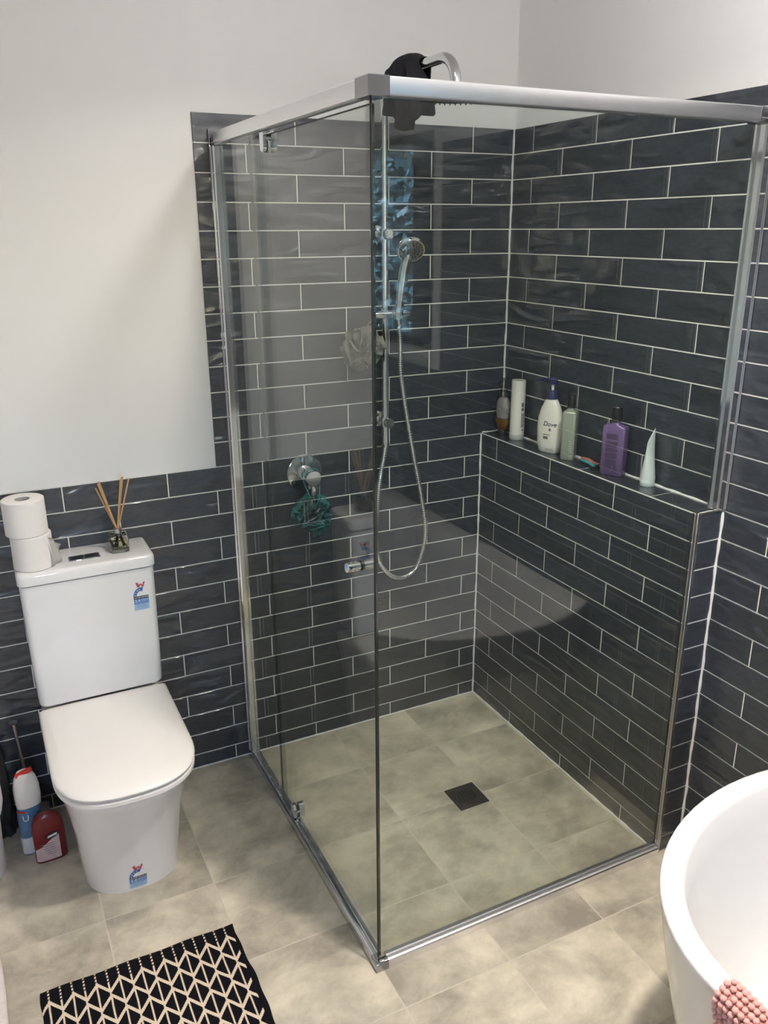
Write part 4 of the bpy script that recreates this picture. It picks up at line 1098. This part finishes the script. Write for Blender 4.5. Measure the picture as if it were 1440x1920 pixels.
# ------------------------------------------------------------------ bath
def tub_outline(a, b, xr, z, yc0=-1.80, yc1=-2.76, seg=24, cxx=-0.20):
    pts = []; t0 = math.acos(min(1, (xr-cxx)/a))
    for i in range(seg+1):                    # near cap, from wall side round to the left
        t_ = t0 + (pi-t0)*i/seg; pts.append((cxx+a*cos(t_), yc0+b*sin(t_), z))
    for i in range(seg+1):
        t_ = pi + (pi-t0)*i/seg; pts.append((cxx+a*cos(t_), yc1+b*sin(t_), z))
    return pts
ZT = 0.600; xr = W-0.001
t = thing('bathtub', 'white freestanding back to wall bathtub in the right corner', 'bathtub', (-0.3, -2.28, 0))
bm = bm_new(); rings_ = []
for z_, ins in ((0.0, 0.135), (0.02, 0.125), (0.12, 0.098), (0.25, 0.067), (0.38, 0.038), (0.50, 0.015), (0.575, 0.003), (0.592, 0.000), (0.598, 0.003), (0.600, 0.008)):
    rings_.append(tub_outline(0.49-ins, 0.372-ins, xr, z_))
for z_, ins, xi in ((0.600, 0.036, 0.005), (0.598, 0.042, 0.0), (0.590, 0.047, -0.004), (0.52, 0.060, -0.012), (0.40, 0.082, -0.03), (0.28, 0.108, -0.05), (0.20, 0.140, -0.07), (0.165, 0.175, -0.09), (0.15, 0.215, -0.12), (0.148, 0.30, -0.16)):
    rings_.append(tub_outline(0.49-ins, 0.372-ins, xi, z_))
ring_loft(bm, rings_); obj('shell', bm, M['tub'], t, angle=50)
# pink chenille mat folded over the bath rim
t = thing('chenille_mat', 'pink bobbled chenille bath mat hung over the bath rim', 'bath mat', (-0.67, -1.98, ZT))
bm = bm_new(); bm2 = bm_new(); rnd = random.Random(9)
def rim_pt(y, s):        # s: 0 at outer hem .. 1 at inner hem, over the rim
    d = max(0.0, y+1.80); k = sqrt(max(0, 1-(d/0.372)**2))
    xo = -0.20-0.49*k
    prof_ = [(0.030, -0.26), (0.016, -0.14), (0.004, -0.05), (-0.004, -0.012), (0.002, 0.006), (0.022, 0.009), (0.040, 0.006), (0.050, -0.012), (0.058, -0.06), (0.075, -0.16), (0.10, -0.25)]
    q = s*(len(prof_)-1); i = min(int(q), len(prof_)-2); f_ = q-i
    return Vector((xo-0.006+prof_[i][0]*(1-f_)+prof_[i+1][0]*f_, y, ZT+prof_[i][1]*(1-f_)+prof_[i+1][1]*f_))
ys = [-1.815-0.0115*i for i in range(27)]
g = []
for y_ in ys:
    pts_ = [rim_pt(y_, s/80) for s in range(81)]; acc = 0; last = pts_[0]
    g.append([bm2.verts.new(p) for p in pts_[::4]])
    nxt = rnd.random()*0.01
    for p in pts_:
        acc += (p-last).length; last = p
        if acc >= nxt:
            nxt = acc+0.0118
            r_ = rnd.uniform(0.0058, 0.0068)
            res_ = bmesh.ops.create_icosphere(bm, subdivisions=1, radius=r_)
            nrm = Vector((-0.5, 0, 0.7)) if p.x < -0.60 else Vector((0.3, 0, 0.8))
            bmesh.ops.translate(bm, verts=res_['verts'], vec=p + nrm*0.004 + Vector((0, rnd.uniform(-1, 1)*0.002, 0)))
for i in range(len(g)-1):
    for j in range(len(g[0])-1): bm2.faces.new((g[i][j], g[i+1][j], g[i+1][j+1], g[i][j+1]))
bmesh.ops.solidify(bm2, geom=bm2.faces[:], thickness=0.003)
obj('backing', bm2, M['pink'], t); o = obj('bobbles', bm, M['pink'], t, angle=180); o['kind'] = 'stuff'

# ------------------------------------------------------------------ things beside the toilet
# white bin
t = thing('waste_bin', 'small white round waste bin with rim at the left edge', 'bin', (-1.86, -0.20, 0))
bm = bm_new(); lathe(bm, [(0, 0), (0.108, 0), (0.112, 0.004), (0.120, 0.195), (0, 0.195)], (-1.86, -0.205, 0.0008), 'z', 48); obj('body', bm, M['bin'], t, angle=40)
bm = bm_new(); lathe(bm, [(0.121, 0.196), (0.128, 0.198), (0.134, 0.225), (0.134, 0.262), (0.126, 0.290), (0.100, 0.312), (0.05, 0.325), (0, 0.328)], (-1.86, -0.205, 0.0008), 'z', 48); obj('lid', bm, M['bin'], t, angle=40)
# toilet brush
t = thing('toilet_brush', 'toilet brush with slim dull metal handle and flat top beside toilet', 'toilet brush', (-1.668, -0.075, 0))
bm = bm_new(); lathe(bm, [(0, 0), (0.030, 0), (0.032, 0.004), (0.033, 0.115), (0.026, 0.120), (0.012, 0.122), (0, 0.122)], (-1.656, -0.045, 0.0008), 'z', 32); obj('holder', bm, M['black'], t, angle=40)
bm = bm_new(); tube(bm, [(-1.656, -0.045, 0.12), (-1.669, -0.062, 0.375)], 0.0055, 14); lathe(bm, [(0.0055, 0), (0.011, 0.004), (0.012, 0.008), (0.0, 0.010)], (-1.669, -0.062, 0.372), 'z', 24); obj('handle', bm, M['trim'], t)
# unidentified dark glossy object, given the form of a crumpled bag
t = thing('dark_object', 'unidentified dark glossy object by the wall behind the bin, shaped as crumpled film', 'bag', (-1.745, -0.06, 0))
bm = bm_new(); rnd = random.Random(21); rings_ = []
for k in range(15):
    z_ = 0.001+0.318*k/14; base = 0.035*(1-0.35*(k/14)**2); ring = []
    for i in range(36):
        a = 2*pi*i/36; r_ = base*(1+0.10*sin(5*a+k*1.3)+0.08*sin(9*a-k*0.9)+0.05*sin(14*a+k*2.1))
        if k == 14: r_ *= 0.6
        ring.append((-1.741+r_*cos(a), -0.052+r_*0.92*sin(a), z_+0.004*sin(a*4+k)*(k > 0)))
    rings_.append(ring)
ring_loft(bm, rings_); obj('film', bm, M['bag'], t, angle=60)
# trigger cleaner, white with red nozzle
t = thing('spray_bottle', 'white cleaner bottle with red nozzle between bin and toilet', 'bottle', (-1.665, -0.165, 0))
bx, by, rt = -1.662, -0.172, math.radians(10)
def low(z): return z+0.0008
bm = bm_new(); sect_loft(bm, bx, by, [(0.034, 0.020, low(0)), (0.037, 0.022, low(0.004)), (0.037, 0.023, low(0.10)), (0.0355, 0.0235, low(0.15)), (0.034, 0.024, low(0.162))], 2.6, seg=40, rot=rt); obj('body', bm, M['leaflabel'], t)
bm = bm_new(); sect_loft(bm, bx, by, [(0.0345, 0.0245, low(0.1625)), (0.0365, 0.0245, low(0.19)), (0.036, 0.023, low(0.225)), (0.030, 0.021, low(0.255)), (0.020, 0.018, low(0.272)), (0.010, 0.010, low(0.276))], 2.4, seg=40, rot=rt); obj('trigger_shroud', bm, M['white_pl'], t)
bm = bm_new(); sect_loft(bm, bx, by, [(0.0375, 0.0227, low(0.004)), (0.0376, 0.0235, low(0.060))], 2.6, seg=40, rot=rt); obj('base_sleeve', bm, M['bin'], t)
bm = bm_new(); tube(bm, [(bx-0.022, by-0.006, low(0.266)), (bx+0.022, by-0.010, low(0.284))], 0.0075, 14); obj('nozzle', bm, M['redcap'], t)
f = side_map(bx, by, 0.0370, 0.0240, 2.5, rt, math.radians(238), off=0.001)
bm = bm_new(); add_rect(bm, -0.018, 0.012, low(0.150), low(0.156), f); obj('red_stripe', bm, M['redcap'], t, smooth=False)
bm = bm_new(); add_text(bm, 'U', 0.010, low(0.130), 0.028, f); obj('lettering', bm, M['stkwhite'], t, smooth=False)
# red cleaner
t = thing('cleaner_bottle', 'red cleaner bottle with pale printed label in front of the white bottle', 'bottle', (-1.622, -0.235, 0))
bx, by, rt = -1.622, -0.232, math.radians(4)
bm = bm_new(); sect_loft(bm, bx, by, [(0.042, 0.018, low(0)), (0.0445, 0.020, low(0.004)), (0.0445, 0.0205, low(0.105)), (0.042, 0.020, low(0.128)), (0.033, 0.018, low(0.146)), (0.018, 0.014, low(0.156)), (0.012, 0.011, low(0.160)), (0.012, 0.011, low(0.170))], 3.2, seg=48, rot=rt); obj('body', bm, M['red'], t)
bm = bm_new(); lathe(bm, [(0.0135, 0), (0.0135, 0.018), (0, 0.019)], (bx, by, low(0.1702)), 'z', 24); obj('cap', bm, M['black'], t)
f = side_map(bx, by, 0.0445, 0.0205, 3.2, rt, math.radians(268), off=0.0008)
g1 = side_map(bx, by, 0.0445, 0.0205, 3.2, rt, math.radians(268), off=0.0013)
g3 = side_map(bx, by, 0.0445, 0.0205, 3.2, rt, math.radians(268), off=0.0018)
bm = bm_new(); vs = []; nn = 14
for i in range(nn+1):
    u = -0.034+0.070*i/nn; vs += [(u, low(0.008)), (u, low(0.050+0.045*(i/nn)**1.3))]
add_mapped(bm, vs, [(2*i, 2*i+2, 2*i+3, 2*i+1) for i in range(nn)], f); lb = obj('label', bm, M['labelpink'], t, smooth=False)
bm = bm_new(); vs = [(0.018+0.021*cos(2*pi*i/24), low(0.090)+0.0095*sin(2*pi*i/24)+0.004*cos(2*pi*i/24)) for i in range(24)]; add_mapped(bm, vs, [tuple(range(24))], g1); sub('badge', bm, M['stkblack'], lb, smooth=False)
bm = bm_new(); vs = [(0.018-0.014, low(0.084)), (0.018+0.012, low(0.089)), (0.018+0.014, low(0.096)), (0.018-0.012, low(0.091))]; add_mapped(bm, vs, [(0, 1, 2, 3)], g3); sub('badge_panel', bm, M['stkwhite'], lb, smooth=False)
bm = bm_new()
for i in range(6): add_rect(bm, -0.020+0.004*i, 0.022, low(0.064-i*0.0075), low(0.0655-i*0.0075), g1)
sub('lettering', bm, M['ink'], lb, smooth=False)

# ------------------------------------------------------------------ parenting offsets
bpy.context.view_layer.update()
for o in list(COL.objects):
    p = o.parent
    if p is not None and p.parent is not None and o.type == 'MESH' and 'wloc' in p.parent:
        # second-level part: its parent already carries the offset of the thing
        o.location = (0, 0, 0)
for o in COL.objects:
    if 'wloc' in o: del o['wloc']
